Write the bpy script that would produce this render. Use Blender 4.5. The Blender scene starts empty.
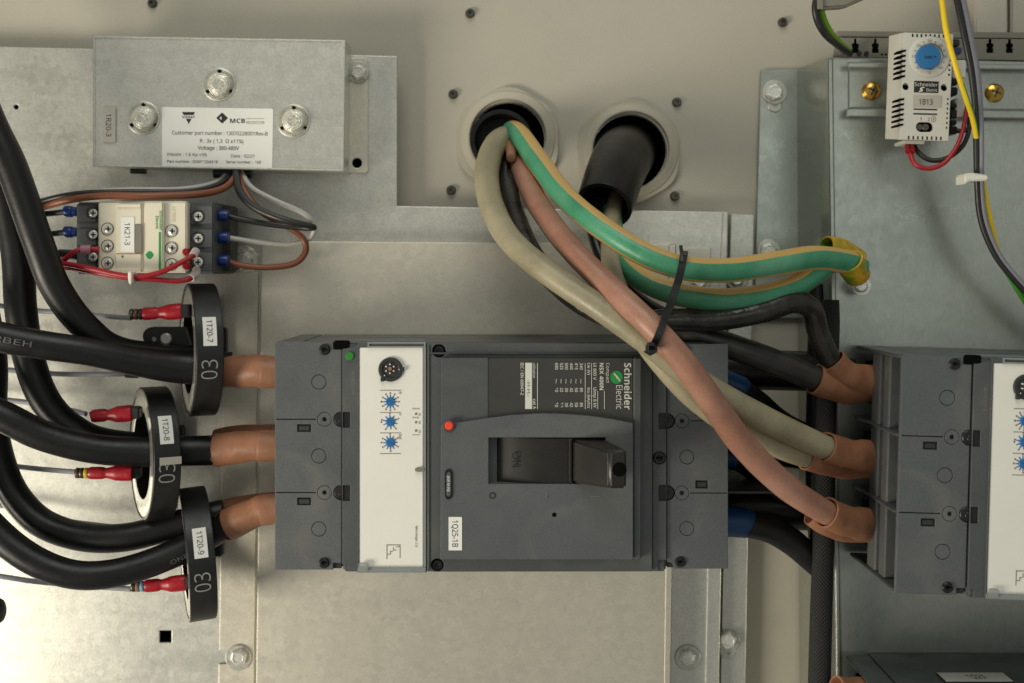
import bpy, bmesh, math, random
from mathutils import Vector, Matrix, noise
random.seed(7)
R = math.radians
SC = bpy.context.scene
COL = SC.collection

# ------------------------------------------------------------------ camera
D, F, CX, CY = 0.80, 1152.0, 512.0, 270.0      # metres to the cabinet wall, focal length in pixels, foot of the view axis
cam = bpy.data.cameras.new('camera'); cam_o = bpy.data.objects.new('camera', cam); COL.objects.link(cam_o)
cam.sensor_width = 36.0; cam.lens = 36.0 * F / 1024.0
cam.shift_x = (512.0 - CX) / 1024.0; cam.shift_y = (CY - 341.5) / 1024.0
cam.clip_start = 0.02; cam.clip_end = 50
cam_o.location = (0, -D, 0); cam_o.rotation_euler = (R(90), 0, 0)
cam.dof.use_dof = True; cam.dof.focus_distance = D - 0.12; cam.dof.aperture_fstop = 9.0
SC.camera = cam_o

# ------------------------------------------------------------------ world and lamps
W = bpy.data.worlds.new('World'); SC.world = W; W.use_nodes = True
bg = W.node_tree.nodes['Background']; bg.inputs[0].default_value = (0.88, 0.89, 0.84, 1); bg.inputs[1].default_value = 0.225
def area_lamp(name, loc, aim, size, power, col, size_y=None):
    l = bpy.data.lights.new(name, 'AREA'); l.energy = power; l.color = col; l.size = size
    if size_y: l.shape = 'RECTANGLE'; l.size_y = size_y
    o = bpy.data.objects.new(name, l); COL.objects.link(o); o.location = loc
    o.rotation_euler = (Vector(aim) - Vector(loc)).to_track_quat('-Z', 'Y').to_euler()
    return o
area_lamp('window_light', (-1.35, -0.95, -0.62), (-0.14, 0, -0.06), 0.62, 19.0, (1.0, 0.925, 0.77))
area_lamp('panel_fill', (0.55, -1.75, 0.25), (0.05, 0, 0), 0.7, 0.9, (0.94, 1.0, 0.90))  # added unseen fill lamp, brightens the side panel's left edge by reflection
area_lamp('ceiling_light', (-0.1, -1.0, 1.45), (0, 0, 0), 1.0, 8.5, (0.98, 0.99, 0.91))
SC.view_settings.view_transform = 'Standard'; SC.view_settings.look = 'None'
SC.view_settings.exposure = 0.26; SC.view_settings.gamma = 1.0

# ------------------------------------------------------------------ helpers
def P(px, py, Y):
    d = D + Y
    return Vector(((px - CX) * d / F, Y, (CY - py) * d / F))
def S(Y): return (D + Y) / F
def lin(c):
    c = c / 255.0
    return c / 12.92 if c <= 0.04045 else ((c + 0.055) / 1.055) ** 2.4
def rgb(r, g, b): return (lin(r), lin(g), lin(b), 1)

def mat(name, col, rough=0.5, metal=0.0, var=0.06, vscale=60, bump=0.0, bscale=400, bevel=0.0, spec=0.5,
        col2=None, fine=0.0, rvar=0.08, trans=0.0, alpha=None, coat=0.0, stretch=None, smudge=0.0):
    m = bpy.data.materials.new(name); m.use_nodes = True
    nt = m.node_tree; N = nt.nodes; L = nt.links; b = N['Principled BSDF']
    b.inputs['Metallic'].default_value = metal; b.inputs['Specular IOR Level'].default_value = spec
    b.inputs['Transmission Weight'].default_value = trans; b.inputs['Coat Weight'].default_value = coat
    if alpha is not None: b.inputs['Alpha'].default_value = alpha
    tc = N.new('ShaderNodeTexCoord'); vec = tc.outputs['Object']
    if stretch:
        mp = N.new('ShaderNodeMapping'); mp.inputs['Scale'].default_value = stretch
        L.new(vec, mp.inputs[0]); vec = mp.outputs[0]
    n1 = N.new('ShaderNodeTexNoise'); n1.inputs['Scale'].default_value = vscale; n1.inputs['Detail'].default_value = 5
    n1.inputs['Roughness'].default_value = 0.62; L.new(vec, n1.inputs['Vector'])
    mr = N.new('ShaderNodeMapRange'); mr.inputs[1].default_value = 0.3; mr.inputs[2].default_value = 0.7
    mr.inputs[3].default_value = 1 - var; mr.inputs[4].default_value = 1 + var; L.new(n1.outputs[0], mr.inputs[0])
    mx = N.new('ShaderNodeMix'); mx.data_type = 'RGBA'; mx.blend_type = 'MULTIPLY'; mx.inputs[0].default_value = 1
    mx.inputs[6].default_value = col; L.new(mr.outputs[0], mx.inputs[7])
    out = mx.outputs[2]
    if col2:
        n3 = N.new('ShaderNodeTexNoise'); n3.inputs['Scale'].default_value = vscale * 0.35; n3.inputs['Detail'].default_value = 6
        L.new(vec, n3.inputs['Vector'])
        r3 = N.new('ShaderNodeMapRange'); r3.inputs[1].default_value = 0.42; r3.inputs[2].default_value = 0.66; L.new(n3.outputs[0], r3.inputs[0])
        m3 = N.new('ShaderNodeMix'); m3.data_type = 'RGBA'; L.new(r3.outputs[0], m3.inputs[0]); L.new(out, m3.inputs[6]); m3.inputs[7].default_value = col2
        out = m3.outputs[2]
    if fine:
        n4 = N.new('ShaderNodeTexNoise'); n4.inputs['Scale'].default_value = 900; n4.inputs['Detail'].default_value = 2
        L.new(tc.outputs['Object'], n4.inputs['Vector'])
        r4 = N.new('ShaderNodeMapRange'); r4.inputs[1].default_value = 0.35; r4.inputs[2].default_value = 0.65
        r4.inputs[3].default_value = 1 - fine; r4.inputs[4].default_value = 1 + fine; L.new(n4.outputs[0], r4.inputs[0])
        m4 = N.new('ShaderNodeMix'); m4.data_type = 'RGBA'; m4.blend_type = 'MULTIPLY'; m4.inputs[0].default_value = 1
        L.new(out, m4.inputs[6]); L.new(r4.outputs[0], m4.inputs[7]); out = m4.outputs[2]
    if smudge:                                   # fingerprints and settled dust with a shape of their own
        n5 = N.new('ShaderNodeTexNoise'); n5.inputs['Scale'].default_value = 22; n5.inputs['Detail'].default_value = 7; n5.inputs['Distortion'].default_value = 1.2
        L.new(tc.outputs['Object'], n5.inputs['Vector'])
        r5 = N.new('ShaderNodeMapRange'); r5.inputs[1].default_value = 0.5; r5.inputs[2].default_value = 0.75
        r5.inputs[4].default_value = smudge; L.new(n5.outputs[0], r5.inputs[0])
        m5 = N.new('ShaderNodeMix'); m5.data_type = 'RGBA'; L.new(r5.outputs[0], m5.inputs[0]); L.new(out, m5.inputs[6])
        m5.inputs[7].default_value = rgb(168, 160, 140); out = m5.outputs[2]
    L.new(out, b.inputs['Base Color'])
    rr = N.new('ShaderNodeMapRange'); rr.inputs[1].default_value = 0.3; rr.inputs[2].default_value = 0.7
    rr.inputs[3].default_value = max(0.03, rough - rvar); rr.inputs[4].default_value = min(1, rough + rvar)
    L.new(n1.outputs[0], rr.inputs[0]); L.new(rr.outputs[0], b.inputs['Roughness'])
    nrm = None
    if bevel:
        bv = N.new('ShaderNodeBevel'); bv.samples = 4; bv.inputs[0].default_value = bevel; nrm = bv.outputs[0]
    if bump:
        n2 = N.new('ShaderNodeTexNoise'); n2.inputs['Scale'].default_value = bscale; n2.inputs['Detail'].default_value = 3
        L.new(vec, n2.inputs['Vector'])
        bp = N.new('ShaderNodeBump'); bp.inputs['Strength'].default_value = bump; bp.inputs['Distance'].default_value = 0.001
        L.new(n2.outputs[0], bp.inputs['Height'])
        if nrm: L.new(nrm, bp.inputs['Normal'])
        nrm = bp.outputs[0]
    if nrm: L.new(nrm, b.inputs['Normal'])
    return m

def galv(name, col, rough, metal, streak=(1, 1, 1)):
    """zinc-coated sheet: spangle, fine mill streaks, slightly wavy, a few dull patches and scratches"""
    m = bpy.data.materials.new(name); m.use_nodes = True
    nt = m.node_tree; N = nt.nodes; L = nt.links; b = N['Principled BSDF']
    b.inputs['Metallic'].default_value = metal
    tc = N.new('ShaderNodeTexCoord')
    mp = N.new('ShaderNodeMapping'); mp.inputs['Scale'].default_value = streak; L.new(tc.outputs['Object'], mp.inputs[0])
    vo = N.new('ShaderNodeTexVoronoi'); vo.inputs['Scale'].default_value = 240; vo.inputs['Randomness'].default_value = 1
    nd = N.new('ShaderNodeTexNoise'); nd.inputs['Scale'].default_value = 130; nd.inputs['Detail'].default_value = 4
    L.new(tc.outputs['Object'], nd.inputs['Vector'])
    mv = N.new('ShaderNodeMix'); mv.data_type = 'VECTOR'; mv.inputs[0].default_value = 0.012
    L.new(tc.outputs['Object'], mv.inputs[4]); L.new(nd.outputs['Color'], mv.inputs[5]); L.new(mv.outputs[1], vo.inputs['Vector'])
    sep = N.new('ShaderNodeSeparateColor'); L.new(vo.outputs['Color'], sep.inputs[0])
    n1 = N.new('ShaderNodeTexNoise'); n1.inputs['Scale'].default_value = 22; n1.inputs['Detail'].default_value = 9; n1.inputs['Roughness'].default_value = 0.75
    L.new(mp.outputs[0], n1.inputs['Vector'])
    n2 = N.new('ShaderNodeTexNoise'); n2.inputs['Scale'].default_value = 850; n2.inputs['Detail'].default_value = 3; L.new(mp.outputs[0], n2.inputs['Vector'])
    def rng(src, a, c, lo, hi):
        r = N.new('ShaderNodeMapRange'); r.inputs[1].default_value = a; r.inputs[2].default_value = c
        r.inputs[3].default_value = lo; r.inputs[4].default_value = hi; L.new(src, r.inputs[0]); return r.outputs[0]
    def mul(a, c):
        k = N.new('ShaderNodeMath'); k.operation = 'MULTIPLY'; L.new(a, k.inputs[0]); L.new(c, k.inputs[1]); return k.outputs[0]
    k = mul(mul(rng(sep.outputs[0], 0, 1, 0.965, 1.035), rng(n1.outputs[0], 0.3, 0.7, 0.975, 1.02)), rng(n2.outputs[0], 0.3, 0.7, 0.90, 1.10))
    mx = N.new('ShaderNodeMix'); mx.data_type = 'RGBA'; mx.blend_type = 'MULTIPLY'; mx.inputs[0].default_value = 1
    mx.inputs[6].default_value = col; L.new(k, mx.inputs[7]); L.new(mx.outputs[2], b.inputs['Base Color'])
    ra = N.new('ShaderNodeMath'); ra.operation = 'ADD'
    L.new(rng(n1.outputs[0], 0.3, 0.7, rough - 0.015, rough + 0.02), ra.inputs[0]); L.new(rng(sep.outputs[1], 0, 1, -0.03, 0.03), ra.inputs[1])
    # handling smears and fine scratches: polished streaks at a slant
    ms = N.new('ShaderNodeMapping'); ms.inputs['Rotation'].default_value = (0, R(38), 0); ms.inputs['Scale'].default_value = (3, 3, 26); L.new(tc.outputs['Object'], ms.inputs[0])
    ns = N.new('ShaderNodeTexNoise'); ns.inputs['Scale'].default_value = 2.2; ns.inputs['Detail'].default_value = 6; ns.inputs['Distortion'].default_value = 0.6; L.new(ms.outputs[0], ns.inputs['Vector'])
    mc = N.new('ShaderNodeMapping'); mc.inputs['Rotation'].default_value = (0, R(-24), 0); mc.inputs['Scale'].default_value = (4, 4, 420); L.new(tc.outputs['Object'], mc.inputs[0])
    nc = N.new('ShaderNodeTexNoise'); nc.inputs['Scale'].default_value = 2.0; nc.inputs['Detail'].default_value = 2; L.new(mc.outputs[0], nc.inputs['Vector'])
    a2 = N.new('ShaderNodeMath'); a2.operation = 'ADD'; L.new(ra.outputs[0], a2.inputs[0]); L.new(rng(ns.outputs[0], 0.50, 0.70, 0.0, -0.05), a2.inputs[1])
    a3 = N.new('ShaderNodeMath'); a3.operation = 'ADD'; L.new(a2.outputs[0], a3.inputs[0]); L.new(rng(nc.outputs[0], 0.68, 0.74, 0.0, -0.03), a3.inputs[1])
    L.new(a3.outputs[0], b.inputs['Roughness'])
    bv = N.new('ShaderNodeBevel'); bv.samples = 4; bv.inputs[0].default_value = 0.0012
    nb = N.new('ShaderNodeTexNoise'); nb.inputs['Scale'].default_value = 7; nb.inputs['Detail'].default_value = 0.5; L.new(tc.outputs['Object'], nb.inputs['Vector'])
    bp = N.new('ShaderNodeBump'); bp.inputs['Strength'].default_value = 0.55; bp.inputs['Distance'].default_value = 0.005
    L.new(nb.outputs[0], bp.inputs['Height']); L.new(bv.outputs[0], bp.inputs['Normal'])
    b2 = N.new('ShaderNodeBump'); b2.inputs['Strength'].default_value = 0.06; b2.inputs['Distance'].default_value = 0.0006
    L.new(n2.outputs[0], b2.inputs['Height']); L.new(bp.outputs[0], b2.inputs['Normal']); L.new(b2.outputs[0], b.inputs['Normal'])
    return m

M = {}
M['wall'] = mat('beige_powder_coat', rgb(182, 176, 161), 0.40, 0, 0.03, 12, 0.10, 700, bevel=0.0006, fine=0.02)
M['galv'] = galv('galvanised_sheet', rgb(216, 215, 205), 0.38, 0.66)
M['galv_front'] = galv('galvanised_front_plate', rgb(220, 214, 198), 0.42, 0.6, (2.5, 2.5, 0.7))
M['galv_side'] = galv('polished_side_wall', rgb(176, 180, 170), 0.16, 0.85, (5, 5, 0.25))
M['stamp'] = mat('stamped_paint', rgb(150, 148, 142), 0.6)
M['galv_v'] = galv('galvanised_brushed_panel', rgb(174, 179, 172), 0.32, 0.75, (5, 5, 0.25))
M['zinc'] = mat('zinc_bolt', rgb(228, 227, 218), 0.30, 0.5, 0.12, 300, 0.25, 500, bevel=0.0004)
M['washer'] = mat('zinc_washer', rgb(200, 200, 190), 0.34, 0.5, 0.12, 300, 0.1, 500, bevel=0.0003)
M['zinc_bright'] = mat('bright_zinc_head', rgb(236, 233, 218), 0.3, 0.55, 0.12, 500, 0.7, 420, bevel=0.0005)
M['gold'] = mat('yellow_passivated_screw', rgb(205, 165, 80), 0.25, 1.0, 0.15, 300, 0.2, 400, bevel=0.0004)
M['dark_metal'] = mat('dark_rivet', rgb(92, 90, 82), 0.4, 0.8, 0.15, 400)
M['breaker'] = mat('graphite_plastic', rgb(79, 82, 83), 0.44, 0, 0.035, 40, 0.14, 1500, bevel=0.0007, fine=0.05, smudge=0.10)
M['breaker2'] = mat('graphite_plastic_terminal', rgb(88, 91, 93), 0.46, 0, 0.04, 40, 0.16, 1500, bevel=0.0007, fine=0.08, smudge=0.12)
M['breaker_dark'] = mat('dark_plastic', rgb(46, 47, 47), 0.5, 0, 0.05, 50, 0.1, 1200, bevel=0.0005)
M['label_dark'] = mat('dark_rating_label', rgb(62, 62, 60), 0.40, 0, 0.03, 50, 0.04, 1200)
M['black'] = mat('black_plastic', rgb(24, 24, 24), 0.4, 0, 0.1, 80, 0.08, 800, bevel=0.0004)
M['hole'] = mat('cavity_shade', rgb(5, 5, 5), 0.9, spec=0.1)  # flat near-black: shade inside holes and slots put into the colour
M['handle'] = mat('brown_black_handle', rgb(31, 29, 25), 0.40, 0, 0.05, 60, 0.03, 900, bevel=0.0008)
M['panel_white'] = mat('trip_unit_white', rgb(236, 234, 224), 0.40, 0, 0.015, 30, 0.04, 1200, bevel=0.0005)
M['sticker'] = mat('white_sticker', rgb(238, 237, 230), 0.5, 0, 0.02, 60, 0.03, 900)
M['sticker_grey'] = mat('grey_sticker', rgb(178, 174, 162), 0.5, 0, 0.03, 60)
M['beige'] = mat('ivory_plastic', rgb(228, 220, 198), 0.4, 0, 0.02, 40, 0.05, 1000, bevel=0.0006)
M['thermo'] = mat('light_grey_plastic', rgb(206, 203, 192), 0.5, 0, 0.03, 50, 0.12, 1200, bevel=0.0007)
M['blue'] = mat('blue_dial', rgb(38, 110, 165), 0.42, 0, 0.04, 60)
M['blue_ink'] = mat('blue_ink', rgb(40, 105, 175), 0.5)
M['ink'] = mat('black_ink', rgb(40, 40, 40), 0.6)
M['ink_grey'] = mat('grey_ink', rgb(125, 122, 112), 0.6)
M['ink_brown'] = mat('brown_ink', rgb(140, 105, 80), 0.6)
M['ink_white'] = mat('white_ink', rgb(215, 215, 205), 0.6)
M['ink_cable'] = mat('cable_print', rgb(98, 98, 95), 0.6)
M['green'] = mat('green_print', rgb(40, 150, 70), 0.45)
M['green_dot'] = mat('green_seal', rgb(48, 130, 44), 0.4)
M['red'] = mat('red_button', rgb(240, 75, 45), 0.35)
M['red_wire'] = mat('red_pvc', rgb(156, 22, 34), 0.40, 0, 0.06, 200, 0.05, 600)
M['red_ins'] = mat('red_insulated_terminal', rgb(158, 16, 30), 0.34, 0, 0.12, 200, 0.2, 300)
M['cable'] = mat('black_rubber_cable', rgb(15, 15, 15), 0.40, 0, 0.10, 50, 0.10, 320, fine=0.08, rvar=0.08, spec=0.42, smudge=0.02)
M['cable2'] = mat('black_core_insulation', rgb(28, 27, 26), 0.36, 0, 0.2, 90, 0.15, 200, col2=rgb(62, 60, 56), smudge=0.05)
M['sheath'] = mat('black_outer_sheath', rgb(14, 14, 13), 0.36, 0, 0.15, 60, 0.25, 120, fine=0.1, spec=0.4)
M['clear_black'] = mat('glossy_black_insulation', rgb(32, 30, 27), 0.25, 0, 0.3, 150, 0.5, 160, col2=rgb(58, 55, 48))
M['olive'] = mat('grey_core_insulation', rgb(148, 139, 112), 0.42, 0, 0.14, 70, 0.25, 220, fine=0.06, smudge=0.18, col2=rgb(170, 160, 132))
M['pink'] = mat('brown_core_insulation', rgb(156, 110, 90), 0.40, 0, 0.14, 60, 0.25, 200, fine=0.06, smudge=0.16, col2=rgb(180, 134, 114))
M['gy_green'] = mat('earth_green', rgb(66, 146, 108), 0.38, 0, 0.10, 70, 0.12, 200, col2=rgb(88, 162, 126))
M['gy_yellow'] = mat('earth_yellow', rgb(204, 166, 100), 0.38, 0, 0.10, 70, 0.12, 200)
M['shrink'] = mat('brown_heat_shrink', rgb(152, 104, 76), 0.48, 0, 0.14, 60, 0.8, 85, smudge=0.10, bevel=0.0004)
M['shrink_gy'] = mat('yellow_heat_shrink', rgb(206, 160, 42), 0.35, 0, 0.1, 230, 0.2, 150, col2=rgb(96, 140, 44))
M['shrink_green'] = mat('green_heat_shrink', rgb(100, 150, 50), 0.35)
M['blue_shrink'] = mat('blue_heat_shrink', rgb(14, 62, 108), 0.4, 0, 0.1, 60)
M['blue_ferrule'] = mat('blue_ferrule', rgb(24, 48, 110), 0.3, 0, 0.15, 200)
M['brown_wire'] = mat('brown_pvc', rgb(130, 76, 48), 0.4, 0, 0.06, 200)
M['black_wire'] = mat('black_pvc', rgb(38, 37, 36), 0.4, 0, 0.08, 200)
M['white_wire'] = mat('pale_grey_pvc', rgb(190, 186, 178), 0.4, 0, 0.06, 200)
M['grey_wire'] = mat('grey_pvc', rgb(132, 132, 140), 0.45, 0, 0.06, 200)
M['lime_wire'] = mat('lime_green_pvc', rgb(125, 180, 30), 0.4)
M['yellow_wire'] = mat('yellow_pvc', rgb(235, 200, 30), 0.38)
M['green_wire'] = mat('green_pvc', rgb(70, 160, 50), 0.38)
M['gland'] = mat('pale_polyamide', rgb(178, 171, 153), 0.45, 0, 0.03, 40, 0.08, 900, bevel=0.0012)
M['duct'] = mat('grey_trunking_shaded_rail', rgb(128, 124, 111), 0.5, 0, 0.03, 40, bevel=0.0005)  # trunking grey; also darkens the slotted rail as painted shade
M['ct'] = mat('black_transformer_case', rgb(21, 21, 21), 0.40, 0, 0.08, 80, 0.12, 900, fine=0.08, bevel=0.0006, smudge=0.04)
M['ct_face'] = mat('resin_transformer_face', rgb(160, 158, 150), 0.2, 0.5, 0.2, 60, 0.2, 200)
M['clear'] = mat('clear_plastic', rgb(165, 170, 168), 0.2, 0, 0.05, 60, alpha=0.55)
M['tie_white'] = mat('white_nylon', rgb(225, 222, 210), 0.45)
M['pinkish'] = mat('pale_pink_marker', rgb(178, 120, 130), 0.4, alpha=0.85)
M['clear_ring'] = mat('clear_marker', rgb(205, 198, 190), 0.25, alpha=0.75)
# earth cores: green with two yellow bands winding slowly round
def earth():
    m = mat('green_yellow_insulation', rgb(66, 142, 106), 0.38, 0, 0.14, 70, 0.25, 200, fine=0.06, smudge=0.12, col2=rgb(88, 162, 126))
    N = m.node_tree.nodes; L = m.node_tree.links; b = N['Principled BSDF']
    src = b.inputs['Base Color'].links[0].from_socket
    uv = N.new('ShaderNodeUVMap'); sp = N.new('ShaderNodeSeparateXYZ'); L.new(uv.outputs[0], sp.inputs[0])
    wn = N.new('ShaderNodeTexNoise'); wn.inputs['Scale'].default_value = 30; L.new(uv.outputs[0], wn.inputs['Vector'])
    def mth(op, a, c=None, c2=None):
        k = N.new('ShaderNodeMath'); k.operation = op
        for i, v in enumerate((a, c, c2)):
            if v is None: continue
            if isinstance(v, (int, float)): k.inputs[i].default_value = v
            else: L.new(v, k.inputs[i])
        return k.outputs[0]
    turn = mth('FRACT', mth('ADD', mth('MULTIPLY_ADD', sp.outputs[0], 0.10, sp.outputs[1]), mth('MULTIPLY_ADD', wn.outputs[0], 0.02, 1.02)))
    def band(c, w):
        r = N.new('ShaderNodeMapRange'); r.inputs[1].default_value = w + 0.006; r.inputs[2].default_value = w - 0.006
        L.new(mth('ABSOLUTE', mth('SUBTRACT', turn, c)), r.inputs[0]); return r.outputs[0]
    mk = mth('MAXIMUM', band(0.862, 0.100), band(0.285, 0.078))
    mx = N.new('ShaderNodeMix'); mx.data_type = 'RGBA'; L.new(mk, mx.inputs[0]); L.new(src, mx.inputs[6]); mx.inputs[7].default_value = rgb(204, 166, 98)
    L.new(mx.outputs[2], b.inputs['Base Color']); return m
M['earth'] = earth()
# braided sleeve: woven relief along and around the tube
def braid():
    m = mat('black_braided_sleeve', rgb(34, 34, 33), 0.6)
    N = m.node_tree.nodes; L = m.node_tree.links; b = N['Principled BSDF']
    uv = N.new('ShaderNodeUVMap'); sp = N.new('ShaderNodeSeparateXYZ'); L.new(uv.outputs[0], sp.inputs[0])
    def w(sign):
        a = N.new('ShaderNodeMath'); a.operation = 'MULTIPLY'; a.inputs[1].default_value = 2600; L.new(sp.outputs[0], a.inputs[0])
        c = N.new('ShaderNodeMath'); c.operation = 'MULTIPLY_ADD'; c.inputs[1].default_value = sign * 2 * math.pi * 18; L.new(sp.outputs[1], c.inputs[0]); L.new(a.outputs[0], c.inputs[2])
        s = N.new('ShaderNodeMath'); s.operation = 'SINE'; L.new(c.outputs[0], s.inputs[0]); return s.outputs[0]
    p = N.new('ShaderNodeMath'); p.operation = 'MAXIMUM'; L.new(w(1), p.inputs[0]); L.new(w(-1), p.inputs[1])
    bp = N.new('ShaderNodeBump'); bp.inputs['Strength'].default_value = 0.6; bp.inputs['Distance'].default_value = 0.0008
    L.new(p.outputs[0], bp.inputs['Height']); L.new(bp.outputs[0], b.inputs['Normal'])
    return m
M['braid'] = braid()

# ---- mesh building: everything is written in world metres, then shifted to its thing's base
def merge(bm, tmp):
    me = bpy.data.meshes.new('tmp'); tmp.to_mesh(me); tmp.free(); bm.from_mesh(me); bpy.data.meshes.remove(me)
ORIG = {}
def obj(name, bm, m, parent=None, smooth=35, kind=None, label=None):
    me = bpy.data.meshes.new(name)
    org = Vector((0, 0, 0))
    if parent is not None: org = ORIG[parent.name]
    else:
        lo = [min(v.co[i] for v in bm.verts) for i in range(3)]; hi = [max(v.co[i] for v in bm.verts) for i in range(3)]
        org = Vector(((lo[0] + hi[0]) / 2, hi[1], (lo[2] + hi[2]) / 2))
    bmesh.ops.translate(bm, verts=bm.verts, vec=-org)
    bm.to_mesh(me); bm.free()
    for k in (m if isinstance(m, (list, tuple)) else [m]): me.materials.append(M[k])
    me.shade_smooth(); me.set_sharp_from_angle(angle=R(smooth))
    o = bpy.data.objects.new(name, me); COL.objects.link(o)
    if parent is not None: o.parent = parent
    else: o.location = org
    ORIG[o.name] = org
    if kind: o['kind'] = kind
    if label: o['label'] = label
    return o
def tag(o, label, cat, group=None):
    o['label'] = label; o['category'] = cat
    if group: o['group'] = group
    return o
def thing(name, loc, label, cat, group=None):
    o = bpy.data.objects.new(name, None); COL.objects.link(o); o.location = loc; o.empty_display_size = 0.02
    ORIG[o.name] = Vector(loc); return tag(o, label, cat, group)
def new(): return bmesh.new()
def boxw(bm, x0, x1, y0, y1, z0, z1, bev=0.0):
    t = bmesh.new()
    vs = [t.verts.new((x, y, z)) for x in (x0, x1) for y in (y0, y1) for z in (z0, z1)]
    for f in ((0, 1, 3, 2), (4, 6, 7, 5), (0, 4, 5, 1), (2, 3, 7, 6), (0, 2, 6, 4), (1, 5, 7, 3)): t.faces.new([vs[i] for i in f])
    bmesh.ops.recalc_face_normals(t, faces=t.faces)
    if bev: bmesh.ops.bevel(t, geom=list(t.edges), offset=bev, segments=2, affect='EDGES', clamp_overlap=True)
    merge(bm, t); return bm
def boxp(bm, x0, y0, x1, y1, Yf, Yb, bev=0.0):
    a = P(x0, y1, Yf); b = P(x1, y0, Yf)
    return boxw(bm, a.x, b.x, Yf, Yb, a.z, b.z, bev)
def prism(bm, pts, Yf, Yb, bev=0.0, back=None):
    """outline in pixels at depth Yf, run straight back to Yb; back = own outline at Yb"""
    t = bmesh.new()
    f = [t.verts.new(P(x, y, Yf)) for x, y in pts]
    if back: g = [t.verts.new(P(x, y, Yb)) for x, y in back]
    else: g = [t.verts.new((v.co.x, Yb, v.co.z)) for v in f]
    t.faces.new(f); t.faces.new(g[::-1]); n = len(f)
    for i in range(n): t.faces.new((f[i], g[i], g[(i + 1) % n], f[(i + 1) % n]))
    bmesh.ops.recalc_face_normals(t, faces=t.faces)
    if bev: bmesh.ops.bevel(t, geom=list(t.edges), offset=bev, segments=2, affect='EDGES', clamp_overlap=True)
    merge(bm, t); return bm
def lathe(bm, px, py, prof, n=24, rot=0.0, axis=None, centre=None):
    """profile [(radius px, Y)...] turned about the viewing axis through (px, py)"""
    t = bmesh.new(); rings = []
    for r, Y in prof:
        c = P(px, py, prof[0][1]); rr = r * S(prof[0][1])
        rings.append([t.verts.new((c.x + rr * math.cos(rot + 2 * math.pi * i / n), Y, c.z + rr * math.sin(rot + 2 * math.pi * i / n))) for i in range(n)] if r > 0 else [t.verts.new((c.x, Y, c.z))])
    for a, b in zip(rings, rings[1:]):
        for i in range(n):
            j = (i + 1) % n
            if len(a) == 1 and len(b) == 1: continue
            if len(a) == 1: t.faces.new((a[0], b[i], b[j]))
            elif len(b) == 1: t.faces.new((a[i], a[j], b[0]))
            else: t.faces.new((a[i], a[j], b[j], b[i]))
    bmesh.ops.recalc_face_normals(t, faces=t.faces)
    merge(bm, t); return bm
def disc(bm, px, py, r, Yf, Yb, n=24, ch=0.0, rot=0.0):
    k = ch / S(Yf)
    return lathe(bm, px, py, [(0, Yf), (r - k, Yf), (r, Yf + ch), (r, Yb), (0, Yb)] if ch else [(0, Yf), (r, Yf), (r, Yb), (0, Yb)], n, rot)
def circ(px, py, r, n=24, a0=0, a1=360):
    return [(px + r * math.cos(R(a0 + (a1 - a0) * i / n)), py + r * math.sin(R(a0 + (a1 - a0) * i / n))) for i in range(n + (0 if a1 - a0 == 360 else 1))]
def rect(x0, y0, x1, y1): return [(x0, y0), (x1, y0), (x1, y1), (x0, y1)]
def plate(bm, outlines, Yf, th):
    """sheet with openings: nested outlines in pixels at depth Yf, th metres thick (a nested outline is a hole, one inside it an island)"""
    cu = bpy.data.curves.new('c', 'CURVE'); cu.dimensions = '2D'; cu.fill_mode = 'BOTH'; cu.extrude = th / 2
    for p in outlines:
        s = cu.splines.new('POLY'); s.points.add(len(p) - 1); s.use_cyclic_u = True
        for q, c in zip(s.points, p):
            w = P(c[0], c[1], Yf); q.co = (w.x * 100, w.z * 100, 0, 1)
    o = bpy.data.objects.new('c', cu); me = bpy.data.meshes.new_from_object(o)
    t = bmesh.new(); t.from_mesh(me)
    for v in t.verts: v.co = (v.co.x / 100, Yf + th / 2 - v.co.z, v.co.y / 100)
    bmesh.ops.remove_doubles(t, verts=t.verts, dist=1e-6); bmesh.ops.recalc_face_normals(t, faces=t.faces)
    bpy.data.objects.remove(o); bpy.data.curves.remove(cu); bpy.data.meshes.remove(me)
    merge(bm, t); return bm

def spline(pts, sub=8):
    """Catmull-Rom through (px, py, Y, r px) -> list of (Vector, r metres)"""
    q = [(P(p[0], p[1], p[2]), p[3] * S(p[2])) for p in pts]
    out = []
    for i in range(len(q) - 1):
        p0 = q[max(i - 1, 0)]; p1 = q[i]; p2 = q[i + 1]; p3 = q[min(i + 2, len(q) - 1)]
        for k in range(sub):
            t = k / sub
            f = lambda a, b, c, d: 0.5 * ((2 * b) + (c - a) * t + (2 * a - 5 * b + 4 * c - d) * t * t + (3 * b - a - 3 * c + d) * t ** 3)
            out.append((f(p0[0], p1[0], p2[0], p3[0]), max(1e-5, f(p0[1], p1[1], p2[1], p3[1]))))
    out.append(q[-1]); return out
def frames(path):
    n = len(path); T = []
    for i in range(n):
        T.append((path[min(i + 1, n - 1)][0] - path[max(i - 1, 0)][0]).normalized())
    B = [None] * n; k = min(range(n), key=lambda i: abs(T[i].y))
    B[k] = (Vector((0, -1, 0)) - T[k] * (-T[k].y)).normalized()
    for i in range(k + 1, n): B[i] = (B[i - 1] - T[i] * B[i - 1].dot(T[i])).normalized()
    for i in range(k - 1, -1, -1): B[i] = (B[i + 1] - T[i] * B[i + 1].dot(T[i])).normalized()
    return T, B
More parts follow.
